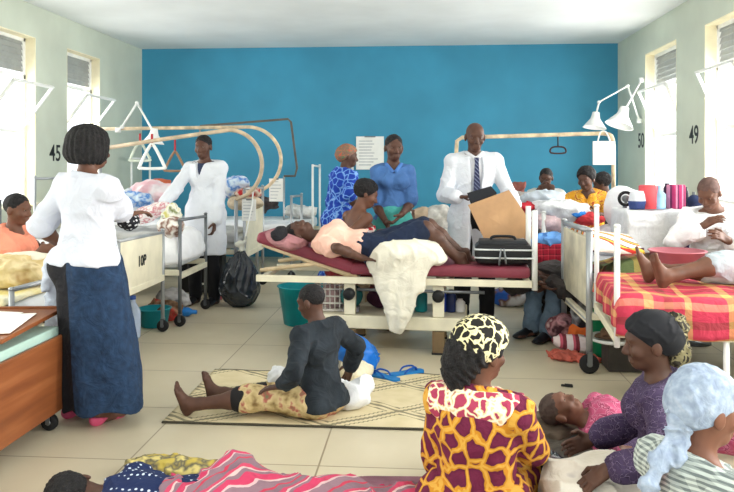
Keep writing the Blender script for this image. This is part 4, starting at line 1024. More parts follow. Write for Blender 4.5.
# supports under those heaps: a long pale mattress roll
bundle('long rolled pale quilt along the white railed bed', (1.85, 7.05, .66), (.62, .26, .14), m_white2, 'quilt', 'rolled_quilt', seed=3, amp=.06, sit=.57)
bundle('rumpled white quilt on the far right bed', (1.7, 8.85, .68), (.5, .22, .18), m_white2, 'quilt', 'rolled_quilt', seed=5, amp=.08, sit=.57)
for i, (lab, px, py, colr, rad) in enumerate([('beige bundle on the bed between nurse and bald doctor', 421, 207, (186, 164, 140), (.2, .16, .12)), ('dark brown bundle on the bed between nurse and bald doctor', 410, 211, (92, 70, 62), (.12, .12, .1)),
        ('pale grey bundle nearest the bald doctor on the back bed', 437, 208, (196, 192, 186), (.16, .14, .13))]):
    c = pt(px, py, 9.45); bundle(lab, (c.x, 9.45, .7), (rad[0], rad[1], rad[2] * 1.3), M('back_heap_%s' % 'abc'[i], colr, .9, .15, 9), seed=i + 50, sit=.585, amp=.12)
# striped and checked bags between the right beds
x = pt(548, 250, 6.5).x
t = thing('laundry_bag', 'red checked laundry bag with a blue top beside the white railed bed', 'bag', (x, 6.5, .0))
g = SDF(.01); g.box((x, 6.5, .52), (.15, .14, .22), None, .06, .03); g.fold(.015, 14, 3); g.build('sack', plaid('red_check', [(0, (150, 22, 44)), (.6, (196, 50, 70)), (.8, (90, 14, 30))], [(0, (156, 24, 46)), (.6, (204, 70, 84)), (.82, (84, 14, 30))], .055, .055, warp=.01), t)
g = SDF(.01); g.ell((x, 6.5, .73), (.16, .14, .07), None, .03); g.fold(.02, 18, 6); g.build('blue_lining', M('blue_lining', (96, 146, 206), .8), t)
vessel('storage_tub', 'dark tub the red checked laundry bag stands on', 'tub', (x, 6.5, 0), [(.13, 0), (.15, .29), (.15, .31), (.01, .31)], M('dark_tub', (46, 44, 50), .6))
bk = fl(608, 355); bk = (pt(609, 330, 5.42).x, 5.42, 0)
t = vessel('bucket', 'tall green plastic bucket under the bed with the cream foot panel', 'bucket', bk, hollow(.125, .15, .36), M('green_plastic', (18, 128, 84), .35, .04), parts=())
bundle('pink and dark floral bundle on the floor below the cream foot panel', pt(561, 327, 5.8), (.13, .1, .1), mottled('dark_floral', [(.4, (70, 40, 48)), (.5, (196, 146, 152)), (.6, (110, 50, 62)), (.68, (206, 180, 178))], 9.), seed=61, sit=.005, amp=.12)
bundle('rolled white and pink cloth on the floor by the bed wheel', (pt(578, 333, 5.55).x, 5.55, .06), (.16, .07, .06), stripes('pink_white_roll', [(0, (222, 206, 206)), (.5, (196, 90, 110)), (.7, (120, 50, 60))], .09), seed=62, sit=.0, amp=.1, rot=-.2)
bundle('orange cloth on the floor between bed wheel and green bucket', (pt(587, 318, 5.62).x, 5.7, .09), (.1, .08, .09), M('orange_cloth', (226, 112, 50), .9), seed=63, sit=0., amp=.12)
bundle('dusty red flat cloth on the floor in front of the bed wheel', (pt(577, 350, 5.3).x, 5.3, .02), (.17, .08, .025), M('dusty_red_cloth', (184, 92, 78), .9, .15), 'cloth', 'floor_cloth', seed=64, sit=0., amp=.2, rot=-.25)
bundle('dark rumpled clothes hanging under the cream foot panel', (pt(582, 300, 5.75).x + .03, 5.72, .2), (.13, .1, .22), mottled('dark_grey_clothes', [(.4, (40, 38, 42)), (.55, (150, 150, 154)), (.7, (50, 46, 50))], 7.), seed=65, sit=0., amp=.12)
tr_ = (pt(613, 333, 4.75).x, 4.78, 0); y_ = pt(613, 333, 4.78).z
y_ = .2; tr_ = (pt(612, 333, 5.12).x, 5.12)
t = thing('floor_tray', 'small white tray with brown sandals beside the green bucket', 'tray', (tr_[0], tr_[1], y_))
MB().lathe([(.13, -.01), (.16, .0), (.165, .02), (.155, .02), (.13, .004), (.01, .004)], 24).build('dish', m_white, t)
tag(MB().box((tr_[0] + .08, tr_[1], .095), (.26, .2, .188), bev=.01).build('low_box', M('dark_box', (60, 56, 52), .7)), 'dark low box under the white tray of sandals', 'box')
for k, dz in enumerate((.022, .052)):
    bundle(('brown sandal lying in the white tray under the plaid bed', 'brown sandal on top of the other one in the tray')[k], (tr_[0] + .02 * k, tr_[1], y_ + dz + .01), (.11, .045, .018), M('brown_sandal', (110, 84, 66), .8), 'sandal', 'sandal', 'brown sandals on the tray', 70 + k, .08, .2 + k * .3)

# --- locker with cups, basin, hanging dark coat
lx0, lx1, ly0, ly1 = 1.68, 2.28, 6.02, 6.5
t = thing('bedside_locker', 'white covered bedside locker with a red tumbler on it', 'locker', ((lx0 + lx1) / 2, 6.26, 0))
MB().box((0, 0, .5), (lx1 - lx0, .48, .96), bev=.01).build('cabinet', m_white, t)
g = SDF(.012); g.box(((lx0 + lx1) / 2, 6.26, .86), (.32, .26, .18), None, .02); g.fold(.008, 14, 2); g.build('cloth_cover', m_white2, t)
for dx in (-.14, .14):
    d_ = MB().box((dx, -.245, .42), (.27, .015, .5)).build('door', m_white, t); MB().tube([(dx * .2, -.262, .4), (dx * .2, -.262, .5)], .008).build('handle', m_steel, d_)
zt = 1.045
def on(px, Y): return (pt(px, 210, Y).x, Y, zt)
vessel('tumbler', 'tall coral red tumbler on the white bedside locker', 'cup', on(648, 6.2), [(.07, 0), (.075, .19), (.06, .2), (.01, .2)], M('coral_plastic', (226, 88, 96), .5))
vessel('canister', 'pink striped canister at the right of the locker top', 'canister', on(676, 6.25), [(.075, 0), (.075, .19), (.07, .2), (.01, .2)], stripes('pink_stripe_tin', [(0, (190, 60, 110)), (.5, (226, 150, 180)), (.75, (120, 50, 90))], .05))
vessel('bottle', 'pale blue plastic bottle between tumbler and canister', 'bottle', on(659, 6.2), [(.05, 0), (.055, .02), (.055, .12), (.02, .16), (.02, .2), (.001, .2)], M('pale_blue_plastic', (150, 190, 220), .3))
vessel('jug', 'dark blue and white jug left of the red tumbler', 'jug', on(637, 6.15), [(.06, 0), (.07, .06), (.06, .12), (.05, .15), (.001, .15)], stripes('blue_white_band', [(0, (60, 76, 130)), (.45, (222, 226, 234))], .15, (('Z', 1.),)))
vessel('flask', 'slim dark purple flask next to the striped canister', 'flask', on(667, 6.35), [(.03, 0), (.03, .17), (.018, .19), (.018, .21), (.001, .21)], M('dark_purple_plastic', (64, 40, 70), .4))
vessel('bottle', 'thin dark bottle at the right end of the locker', 'bottle', on(686, 6.3), [(.022, 0), (.022, .13), (.01, .16), (.01, .18), (.001, .18)], M('dark_bottle', (46, 38, 60), .3))
bundle('white pillow propped on the bed left of the locker', (pt(630, 190, 6.95).x, 6.95, .98), (.24, .14, .2), m_white2, 'pillow', 'pillow', seed=81, amp=.05)
bundle('white stacked bedding under the pillow left of the locker', (pt(632, 215, 6.9).x, 6.95, .72), (.36, .2, .16), m_white2, 'bedding', 'folded_bedding', seed=82, amp=.05, sit=.575)
t = thing('table_fan', 'small dark round desk fan beside the jug', 'fan', (pt(627, 212, 6.35).x, 6.42, .0))
MB().lathe([(.09, .9), (.09, .92), (.02, .93)], 20).build('base', m_black, t); MB().tube([(0, 0, .0), (0, 0, 1.06)], .018).build('stand', m_steel, t)
MB().tube([(.055 * math.cos(a), -.03, 1.12 + .055 * math.sin(a)) for a in np.linspace(0, 2 * PI, 25)[:-1]], .014, closed=True).build('ring', m_black, t)
MB().lathe([(.03, -.02), (.03, .02)], 14, Matrix.Translation((0, -.03, 1.12)) @ Matrix.Rotation(PI / 2, 4, 'X')).build('hub', m_steel, t)
MB().tube([(0, -.03, 1.04), (0, -.03, 1.12)], .012).build('blade', m_steel, t)
vessel('basin', 'dusty pink plastic basin on the beds at the right edge', 'basin', (pt(678, 264, 4.98).x, 5.0, .715), hollow(.145, .175, .125), M('dusty_pink_plastic', (188, 112, 124), .5, .05))
cx = pt(696, 215, 5.85)
t = thing('hanging_coat', 'long navy coat hanging on a stand left of the person in white', 'coat', (cx.x, 5.9, 0))
MB().tube([(0, 0, .02), (0, 0, 1.2)], .012).build('stand', m_steel, t); MB().lathe([(.13, 0), (.13, .02), (.02, .03)], 20).build('base', m_steel, t)
g = SDF(.01); g.cone((cx.x, 5.88, 1.12), (cx.x + .03, 5.86, .72), .06, .09, .03); g.cone((cx.x - .03, 5.88, 1.0), (cx.x - .06, 5.86, .75), .045, .04, .03); g.fold(.012, 24, 4); g.build('cloth', M('dark_navy_cloth', (34, 44, 74), .9, .3), t)

# --- left beds
cover('pale yellow cover on the bed at the left edge', -2.4, -4.1, 3.96, 4.74, .62, .3, .2, .02, mottled('yellow_cream_cloth', [(.35, (232, 228, 206)), (.55, (226, 210, 140)), (.7, (214, 198, 120))], 3.), -1, name='bed_cover', cat='cover')
bundle('tan bundle on the yellow covered bed at the left edge', (pt(20, 275, 4.6).x, 4.5, .71), (.3, .2, .1), mottled('tan_cloth', [(.3, (196, 168, 108)), (.55, (222, 204, 160)), (.7, (170, 140, 90))], 8.), seed=91, sit=.635, amp=.12)
bundle('cream pillow standing on the bed beside the salmon top', (pt(21, 262, 4.65).x, 4.66, .745), (.24, .09, .08), M('cream_pillow', (222, 214, 196), .9, .05), 'pillow', 'pillow', seed=92, sit=.635, amp=.06)
cover('white sheet on the bed with black lettering on its cream foot panel', -2.26, -4.1, 5.07, 5.93, .675, .16, .1, .0, m_sheet, -1, name='bed_sheet', cat='sheet', hump=lambda a, b: .1 * math.exp(-((a - .5) / .4) ** 2))
cover('white sheet hanging over the open railed bed', -2.13, -4.1, 6.17, 6.88, .66, .12, .1, .1, m_sheet, -1, name='bed_sheet', cat='sheet', seed=4, hump=lambda a, b: .14 * math.exp(-((a - .12) / .14) ** 2))
cover('sheet over the bed with the tied black bag', -1.95, -4.1, 7.5, 8.34, .68, .1, .1, 0, M('grey_sheet', (178, 178, 176)), -1, name='bed_sheet', cat='sheet', seed=6)
cover('pale sheet on the bed under the second traction frame', -1.66, -4.1, 8.77, 9.48, .66, .1, .1, 0, m_sheet, -1, name='bed_sheet', cat='sheet', seed=7)
m_bluewhite = mottled('blue_white_print', [(.38, (226, 232, 240)), (.5, (70, 130, 206)), (.62, (206, 222, 238))], 9.)
LH = [('blue and white crumpled cloth between the standing woman and the pink pillow', 130, 203, 7.7, (.24, .18, .15), m_bluewhite),
 ('yellow green bundle at the foot of the open railed bed', 172, 214, 6.3, (.07, .1, .1), mottled('yellow_green_print', [(.35, (196, 190, 110)), (.5, (226, 226, 216)), (.65, (120, 130, 80))], 12.)),
 ('brown and white bundle leaning on the open railed bed', 171, 227, 6.2, (.09, .08, .09), mottled('brown_white_print', [(.4, (226, 222, 216)), (.52, (120, 76, 58)), (.62, (232, 228, 220))], 9.)),
 ('pink and white pillow behind the hands of the left doctor', 155, 194, 7.8, (.28, .16, .13), mottled('pink_white_pillow', [(.4, (226, 180, 190)), (.6, (232, 222, 226))], 6.)),
 ('orange brown bundle on top of the pink pillow', 158, 184, 8.0, (.12, .1, .06), (190, 100, 70)),
 ('light blue heap on the bed right of the left doctor', 232, 188, 7.9, (.16, .16, .13), m_bluewhite),
 ('red and cream folded cloths on the bed under the curved beams', 247, 193, 7.9, (.16, .14, .06), mottled('red_cream_cloth', [(.42, (196, 50, 54)), (.55, (224, 214, 196)), (.66, (190, 60, 60))], 7.)),
 ('beige bundle on the bed beneath the red cloths', 246, 203, 7.85, (.2, .16, .07), (196, 180, 156)),
 ('dark bundle on the second traction bed', 262, 205, 8.95, (.18, .14, .1), (64, 58, 60)),
 ('pale cloth heap on the bed against the blue wall', 300, 212, 10.2, (.24, .14, .1), (206, 206, 204))]
for i, (lab, px, py, Y, rad, mm) in enumerate(LH):
    c = pt(px, py, Y); m_ = mm if not isinstance(mm, tuple) else M('left_heap_%s' % 'abcdefghijkl'[i], mm, .9, .14, 9)
    bundle(lab, c, rad, m_, seed=i + 100, amp=.13)
# what lies under the left beds
fx = fl(150, 316)
vessel('basin', 'teal plastic basin on the floor under the cream foot panel', 'basin', (pt(152, 305, 6.1).x, 6.15, 0), hollow(.11, .14, .16), M('teal_plastic', (24, 134, 146), .4, .05))
vessel('water_bottle', 'pale plastic water bottle on the floor beside the denim skirt', 'bottle', (pt(134, 320, 5.75).x, 5.72, 0), [(.06, 0), (.065, .02), (.065, .2), (.06, .23), (.025, .29), (.025, .32), (.001, .32)], M('clear_blue_plastic', (170, 184, 206), .15, .1), parts=(('cap', M('blue_cap', (60, 90, 160), .4), [(.027, .315), (.027, .345), (.001, .345)]),))
bundle('brown woven bundle on the floor next to the teal basin', (pt(165, 305, 6.35).x, 6.4, .08), (.16, .12, .12), mottled('brown_basket', [(.35, (86, 62, 46)), (.5, (150, 116, 90)), (.62, (196, 60, 56)), (.68, (120, 86, 64))], 9.), seed=121, sit=0., amp=.12)
bundle('white and grey plastic sacks behind the brown bundle', (pt(173, 300, 6.8).x, 6.75, .1), (.14, .1, .11), mottled('white_grey_sacks', [(.4, (206, 204, 204)), (.6, (130, 126, 128))], 8.), 'sack', 'plastic_sack', seed=122, sit=0., amp=.15)
vessel('blue_bottle', 'blue bottle lying on its side on the floor by the left beds', 'bottle', (pt(180, 312, 6.55).x - .06, 6.55, .045), [(.001, -.0), (.04, .005), (.042, .14), (.02, .18), (.018, .22), (.001, .22)], M('bright_blue_plastic', (40, 120, 196), .35), tilt=Matrix.Rotation(PI / 2, 4, 'Y').to_quaternion().to_euler())
t = thing('suitcase', 'black suitcase with pale labels standing behind the left doctor', 'suitcase', (pt(211, 285, 7.62).x - .12, 7.75, 0))
MB().box((0, 0, .27), (.46, .2, .5), bev=.03, seg=3).build('shell', m_black, t)
for x, z, w in ((-.02, .30, .07), (.0, .12, .12)): MB().box((x, -.102, z), (w, .004, .05 if z > .2 else .02), bev=0).build('label_patch', m_paper, t)
MB().tube(catmull([(-.08, 0, .52), (-.07, 0, .56), (.07, 0, .56), (.08, 0, .52)], 4), .01).build('handle', m_black, t)
bundle('green folded cloth on top of the black suitcase', (pt(211, 262, 7.62).x - .05, 7.72, .6), (.14, .09, .06), M('green_cloth', (30, 140, 90), .9), 'cloth', 'folded_cloth', seed=123, sit=.565, amp=.1)
bundle('small pink and white sandals pile near the doctor shoes', (pt(214, 301, 7.3).x + .06, 7.45, .02), (.1, .06, .03), mottled('pink_white', [(.45, (220, 120, 130)), (.55, (232, 226, 226))], 16.), 'sandals', 'sandals', seed=124, sit=0.)
# tied black bin bag
c = pt(240, 283, 7.05); c.z = .0
t = thing('bin_bag', 'full black plastic bag tied at the neck, slumped by the left beds', 'bag', (c.x, 7.05, .0))
g = SDF(.007); g.ell((c.x, 7.05, .24), (.185, .17, .24), None, .05); g.ell((c.x - .01, 7.05, .16), (.19, .17, .15), None, .05); g.cone((c.x, 7.05, .42), (c.x + .02, 7.05, .56), .12, .025, .05)
phb = lambda P: np.arctan2(P[1] - 7.05, P[0] - c.x)
g.disp(lambda P: .012 * np.clip((P[2] - .15) / .3, 0, 1) * np.sin(phb(P) * 13 + 3 * np.sin(P[2] * 9))); g.fold(.011, 26, 3); g.cut((0, 0, .004), (0, 0, -1))
g.build('sack', M('shiny_black_plastic', (36, 42, 50), .22, .2, 5, spec=.6), t)
g = SDF(.007); g.ell((c.x + .02, 7.05, .57), (.035, .035, .03)); g.ell((c.x + .0, 7.03, .62), (.05, .02, .035), None, .03); g.cone((c.x + .03, 7.05, .6), (c.x + .06, 7.06, .7), .02, .012); g.fold(.006, 70, 4); g.build('knot', M('pale_tie_plastic', (206, 206, 196), .5), t)
MB().tube([(c.x + .05, 7.06, .68), (c.x + .035, 7.42, 1.0), (c.x + .03, 7.48, 1.13)], .008).build('cord', m_paper, t, True)
# charts on the rails and the wall
def sheet_of_paper(label, px, py, Y, w, h, rz=0., lines=6, name='chart', cat='chart', th=.004, tilt=0.):
    c = pt(px, py, Y); t = thing(name, label, cat, c, rz)
    MB().box((0, 0, 0), (w, th, h), Matrix.Rotation(tilt, 3, 'Y'), bev=.001).build('sheet', m_paper, t)
    if lines:
        b = MB()
        for k in range(lines):
            f = random.Random(px + k).uniform(.55, 1); b.box((-(1 - f) * w * .4, -th * .5 - .0006, h * (.36 - .72 * k / max(lines - 1, 1))), (w * .8 * f, .001, h * .02), bev=0)
        o = b.build('ruled_lines', M('faint_ink', (150, 156, 166), .8), t); o['kind'] = 'stuff'
    MB().box((0, -.002, h / 2 - .004), (w * .4, .012, .02), Matrix.Rotation(tilt, 3, 'Y')).build('clip', m_steel, t)
    return t
sheet_of_paper('white chart clipped to the foot of the bed with the black bag', 249, 210, 7.45, .15, .23)
sheet_of_paper('white chart hanging from the end of the curved beams', 276, 190, 8.675, .17, .28)
sheet_of_paper('white notice on the blue wall behind the nurse', 370, 153, YB - .02, .42, .5, 0, 9, 'wall_notice', 'notice', .012)
MB().tube([(pt(352, 150, 10.8).x, YB - .02, 1.22), (pt(352, 150, 10.8).x, YB - .02, 1.66)], .022).build('pipe', m_white); tag(bpy.data.objects['pipe'], 'short white wall pipe at the left of the notice', 'pipe')
t = sheet_of_paper('white chart folder hanging from the curved end of the right beam', 604, 153, 8.42, .25, .27, 0, 0, 'chart_folder', 'folder', .02)
MB().tube(catmull([(-.07, 0, .13), (-.03, .03, .24), (.03, .03, .24), (.07, 0, .13)], 4), .008).build('strap', m_white, t)
# ------------------------------------------------------------------ held, on and under the trolley, on the floor
def slab(b, pts, th_dir, th):
    n = len(pts); d = Vector(th_dir).normalized() * th; P = [Vector(p) for p in pts]
    b.add(P + [p + d for p in P], [tuple(range(n)), tuple(range(2 * n - 1, n - 1, -1))] + [(i, i + n, (i + 1) % n + n, (i + 1) % n) for i in range(n)])
# film and envelope
t = thing('envelope', 'large brown paper envelope held by the bald doctor', 'envelope', pt(500, 215, 6.1))
b = MB(); slab(b, [pt(468, 205, 6.06), pt(509, 190, 6.05), pt(529, 219, 6.02), pt(524, 238, 6.02), pt(485, 241, 6.06)], (0, 1, 0), .012); b.build('sleeve', M('manila_paper', (196, 156, 116), .8, .06), t, True)
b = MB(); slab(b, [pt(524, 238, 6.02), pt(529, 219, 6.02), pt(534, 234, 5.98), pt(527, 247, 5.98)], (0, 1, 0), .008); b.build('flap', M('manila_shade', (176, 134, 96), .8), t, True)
t = thing('x_ray_film', 'dark x-ray film sticking out above the brown envelope', 'film', pt(482, 196, 6.1))
b = MB(); slab(b, [pt(467, 193, 6.1), pt(491, 186, 6.1), pt(497, 193, 6.1), pt(493, 199, 6.1), pt(471, 205, 6.1)], (0, 1, 0), .005); b.build('film_sheet', M('dark_film', (16, 18, 24), .2), t, True)
# cloth between woman and doctor
bundle('pink and white printed pillow under the outstretched hand of the left doctor', pt(150, 213, 6.6), (.20, .10, .075), mottled('pink_white_script', [(.42, (222, 214, 214)), (.5, (196, 120, 130)), (.58, (226, 220, 218))], 16.), 'pillow', 'pillow', seed=140, tilt=-.45, amp=.06)
bundle('black and white dotted cloth by the hand of the woman in white', pt(128, 221, 4.3), (.06, .07, .055), dots('black_white_dots', (30, 32, 38), (220, 222, 226), 34., .3), 'cloth', 'printed_cloth', seed=141, amp=.08)
c = pt(52, 292, 4.02); g = SDF(.008)
g.cone(pt(56, 258, 4.1), pt(54, 330, 4.1), .05, .055, .03, ((0, 1, 0), 1.6)); g.cone(pt(50, 262, 4.08), pt(46, 288, 4.05), .04, .02, .03); g.cone(pt(53, 325, 4.1), (pt(53, 325, 4.1).x, 4.1, .02), .05, .07, .03, ((0, 1, 0), 1.6)); g.fold(.012, 30, 4)
tag(g.build('shawl', M('pale_blue_white_cloth', (206, 214, 228), .9), None, c), 'pale cloth hanging beside the left hip of the woman in white', 'cloth')
# sheet over the trolley edge
g = SDF(.008)
def q(px, py, Y): return pt(px, py, Y)
for (px, py, Y, rx, ry, rz) in ((395, 252, 5.35, .16, .14, .075), (415, 250, 5.4, .18, .15, .09), (432, 258, 5.4, .11, .12, .06), (385, 260, 5.34, .09, .1, .07), (405, 243, 5.45, .12, .1, .06)): g.ell(q(px, py, Y), (rx, ry, rz), None, .05)
yy = 5.3
for a, b_, r0, r1 in (((384, 262), (398, 326), .075, .035), ((396, 262), (402, 310), .10, .06), ((410, 264), (409, 300), .09, .06), ((420, 266), (415, 286), .07, .055), ((379, 266), (387, 296), .055, .05), ((390, 290), (397, 331), .06, .02), ((404, 280), (403, 318), .07, .03)):
    g.cone(q(a[0], a[1], yy + .02), q(b_[0], b_[1], yy), r0, r1, .09, ((0, 1, 0), 2.0))
g.disp(lambda P: .006 * np.sin(P[0] * 70 + 5 * np.sin(P[2] * 4) + P[1] * 20) * np.clip((.74 - P[2]) / .15, 0, 1)); g.fold(.010, 20, 7)
tag(g.build('draped_sheet', M('ivory_cotton', (226, 222, 206), .9, .03), None, tuple(pt(405, 265, 5.35))), 'ivory sheet bunched on the trolley and hanging over its near edge', 'sheet')
# pillows under the patient's head
hl = P8r.hc
bundle('dusty pink pillow at the raised head end of the trolley', hl + V(-.10, .02, -.055), (.17, .2, .06), M('dusty_pink_cotton', (170, 120, 124), .9), 'pillow', 'pillow', seed=150, amp=.05, tilt=.3)
bundle('black cloth wedged beside the head on the trolley', hl + V(-.12, -.15, .0), (.05, .06, .055), M('black_cloth', (34, 34, 38), .9), 'cloth', 'folded_cloth', seed=151, amp=.08)
# black case on the trolley
c = pt(502, 262, 5.52); bz = .672
t = thing('travel_case', 'black soft travel case with pale zips on the right end of the trolley', 'case', (c.x, 5.46, bz), TRZ)
MB().box((0, 0, .085), (.42, .28, .15), bev=.045, seg=4).build('case_body', m_black, t)
MB().box((0, 0, .158), (.36, .22, .05), bev=.022, seg=3).build('top_pocket', M('black_nylon', (38, 40, 44), .6), t)
for z in (.06, .12):
    P = catmull([(-.205, -.10, z), (-.17, -.146, z), (.17, -.146, z), (.205, -.10, z), (.205, .10, z), (.17, .146, z), (-.17, .146, z), (-.205, .10, z)], 5, True)
    MB().tube(P, .0065, 8, True).build('zip', M('pale_zip', (196, 200, 200), .4), t)
MB().tube(catmull([(-.02, -.15, .13), (-.03, -.165, .06), (-.035, -.16, .01)], 4), .007).build('zip_pull', m_steel, t)
MB().tube(catmull([(.0, -.15, .13), (.01, -.165, .07), (.015, -.16, .02)], 4), .007).build('zip_pull', m_steel, t)
MB().tube(catmull([(-.09, -.02, .175), (-.07, -.02, .205), (.07, -.02, .205), (.09, -.02, .175)], 5), .011).build('handle', m_black, t)
# steel pole and cot side at the right end
# things on and under the trolley shelf
sh = .275
c = pt(331, 316, 5.62)
t = thing('wire_basket', 'white plastic lattice basket on the trolley shelf', 'basket', (c.x, 5.66, sh))
b = MB(); W_, D_, H_ = .115, .10, .225
for k in range(5):
    z = .01 + k * (H_ - .01) / 4; b.tube([(-W_, -D_, z), (W_, -D_, z), (W_, D_, z), (-W_, D_, z)], .007, 6, True)
for k in range(7):
    x = -W_ + 2 * W_ * k / 6
    for y in (-D_, D_): b.tube([(x, y, 0), (x, y, H_)], .005, 6)
    y = -D_ + 2 * D_ * k / 6
    for x2 in (-W_, W_): b.tube([(x2, y, 0), (x2, y, H_)], .005, 6)
b.build('lattice', M('white_lattice', (206, 202, 196), .5), t); MB().box((0, 0, .006), (2 * W_, 2 * D_, .012), bev=0).build('bottom', M('white_lattice', (206, 202, 196)), t)
bundle('pinkish clothes inside the white lattice basket', (c.x, 5.66, sh + .1), (.095, .08, .095), M('dull_pink_clothes', (176, 150, 148), .9), 'clothes', 'clothes', seed=160, amp=.08)
c = pt(352, 300, 5.6)
t = thing('cable_reel', 'round teal reel with a dark centre next to the white basket', 'reel', (c.x, 5.58, sh))
Mr = Matrix.Translation((0, 0, .12)) @ Matrix.Rotation(PI / 2, 4, 'X')
MB().lathe([(.05, -.05), (.085, -.04), (.085, .04), (.05, .05)], 24, Mr).build('reel_rim', M('dark_teal_plastic', (22, 90, 92), .4), t); MB().lathe([(.001, -.06), (.045, -.06), (.045, .06), (.001, .06)], 20, Mr).build('core', m_black, t)
MB().box((0, 0, .02), (.12, .1, .04)).build('foot', M('grey_plastic', (130, 130, 140), .5), t)
c = pt(306, 290, 6.0); vessel('basin', 'turquoise basin on the floor behind the trolley, by the lattice basket', 'basin', (pt(302, 300, 6.35).x, 6.35, 0), hollow(.16, .21, .34), M('turquoise_plastic', (0, 140, 150), .4))
for i, (lab, px, w, colr, h, nm) in enumerate([('blue bottle standing on the trolley shelf right of the sheet', 442, .035, (44, 70, 170), .2, 'bottle'), ('dark blue flask on the trolley shelf', 451, .04, (26, 40, 86), .17, 'flask'),
        ('white enamel mug on the trolley shelf near the headscarf', 460, .04, (206, 206, 204), .1, 'mug'), ('teal beaker on the trolley shelf behind the hanging sheet', 421, .05, (20, 120, 124), .18, 'beaker')]):
    vessel(nm, lab, nm, (pt(px, 300, 5.62).x, 5.62, sh), [(w * .9, 0), (w, .01), (w, h * .75), (w * .5, h * .92), (w * .5, h), (.001, h)], M('shelf_colour_%s' % 'abcd'[i], colr, .35))
bundle('dark purple cloth on the trolley shelf behind the sheet', (pt(381, 305, 5.75).x, 5.75, sh + .07), (.12, .1, .08), M('dark_purple_cloth', (66, 30, 48), .9), 'cloth', 'folded_cloth', seed=161, sit=sh, amp=.1)
bundle('blue and brown shoes and bags on the floor beyond the right end of the trolley', (pt(507, 290, 7.3).x, 7.3, .08), (.2, .1, .1), mottled('blue_brown', [(.42, (40, 90, 176)), (.5, (110, 76, 54)), (.62, (206, 206, 210))], 6.), 'bundle', 'cloth_bundle', seed=162, sit=0.)

# mat with everything on it
MX0, MX1, MY0, MY1 = -1.42, .12, 3.84, 4.86
t_ = NT('straw_mat', .8)
sp = t_.n('SeparateXYZ', Vector=t_.coord()); X, Yc = sp.outputs[0], sp.outputs[1]
px_ = t_.math('PINGPONG', t_.math('ADD', X, 20.), .38); py_ = t_.math('PINGPONG', t_.math('ADD', Yc, 20.), .26)
dd = t_.math('ABSOLUTE', t_.math('SUBTRACT', t_.math('MULTIPLY', px_, .68), py_))
zig = t_.math('PINGPONG', t_.math('MULTIPLY', t_.math('ADD', X, Yc), 1.), .02)
band = t_.math('LESS_THAN', t_.math('ABSOLUTE', t_.math('SUBTRACT', dd, t_.math('MULTIPLY', zig, .5))), .009)
band2 = t_.math('LESS_THAN', t_.math('ABSOLUTE', t_.math('SUBTRACT', dd, t_.math('ADD', .045, t_.math('MULTIPLY', zig, .6)))), .006)
st = t_.ramp(t_.noise(9.), [(.3, (204, 190, 152)), (.7, (218, 204, 170))])
ex = t_.math('GREATER_THAN', t_.math('ABSOLUTE', Yc), (MY1 - MY0) / 2 - .018)
c1 = t_.mix(t_.math('MAXIMUM', band, band2), st, (134, 126, 102)); t_.col(t_.mix(ex, c1, (66, 62, 50))); m_mat = t_.m
b = MB(); b.grid(lambda i, j: ((i - .5) * (MX1 - MX0), (j - .5) * (MY1 - MY0), .010 + .003 * math.sin(i * 23) * math.sin(j * 14)), 60, 40)
o = b.build('floor_mat', m_mat); o.location = ((MX0 + MX1) / 2, (MY0 + MY1) / 2, 0); md = o.modifiers.new('thickness', 'SOLIDIFY'); md.thickness = .006; md.offset = -1
tag(o, 'woven straw mat with dark zigzag pattern under the sitting young person', 'mat')
def flipflop(label, px, py, ang):
    c = fl(px, py, .02); t = thing('flip_flop', label, 'flip-flop', (c.x, c.y, .0), ang, 'pair of blue flip-flops')
    prof = catmull([(-.125, 0), (-.105, .033), (-.03, .030), (.05, .044), (.115, .036), (.135, 0), (.115, -.036), (.05, -.044), (-.03, -.030), (-.105, -.033)], 5, True) if False else None
    P = catmull([V(-.125, 0, 0), V(-.105, .033, 0), V(-.03, .030, 0), V(.05, .044, 0), (V(.115, .036, 0)), V(.135, 0, 0), V(.115, -.036, 0), V(.05, -.044, 0), V(-.03, -.030, 0), V(-.105, -.033, 0)], 5, True)
    b = MB(); slab(b, [p + V(0, 0, .002) for p in P], (0, 0, 1), .02); b.build('sole', M('blue_rubber', (28, 120, 190), .6), t)
    for s in (-1, 1): MB().tube(catmull([(.085, 0, .022), (.06, s * .02, .05), (.0, s * .036, .045), (-.03, s * .032, .02)], 5), .006).build('strap', M('blue_strap', (20, 80, 170), .5), t)
flipflop('blue flip-flop on the floor, the left one of the pair', 384, 376, 2.5); flipflop('blue flip-flop on the floor, the right one of the pair', 406, 372, .55)
c = pt(353, 345, 5.0)
bundle('bright blue plastic bag on the floor behind the sitting young person', (c.x - .02, 5.02, .15), (.21, .12, .10), M('bright_blue_bag', (26, 108, 200), .35, .12), 'bag', 'plastic_bag', seed=170, amp=.16, rot=-.3, tilt=.6, sit=.0)
bundle('white cloth on the mat right of the sitting young person', (pt(354, 388, 4.2).x, 4.16, .08), (.10, .10, .08), m_white2, 'cloth', 'white_cloth', seed=171, sit=.015, amp=.12)
bundle('cream cloth behind the bent elbow on the mat', (pt(356, 368, 4.75).x, 4.72, .05), (.1, .08, .07), M('cream_cloth', (222, 214, 190), .9), 'cloth', 'white_cloth', seed=172, sit=.0, amp=.1)
bundle('white cloth at the knees of the sitting young person', (pt(280, 377, 4.35).x, 4.36, .09), (.08, .06, .08), m_white2, 'cloth', 'white_cloth', seed=173, sit=.012, amp=.12)
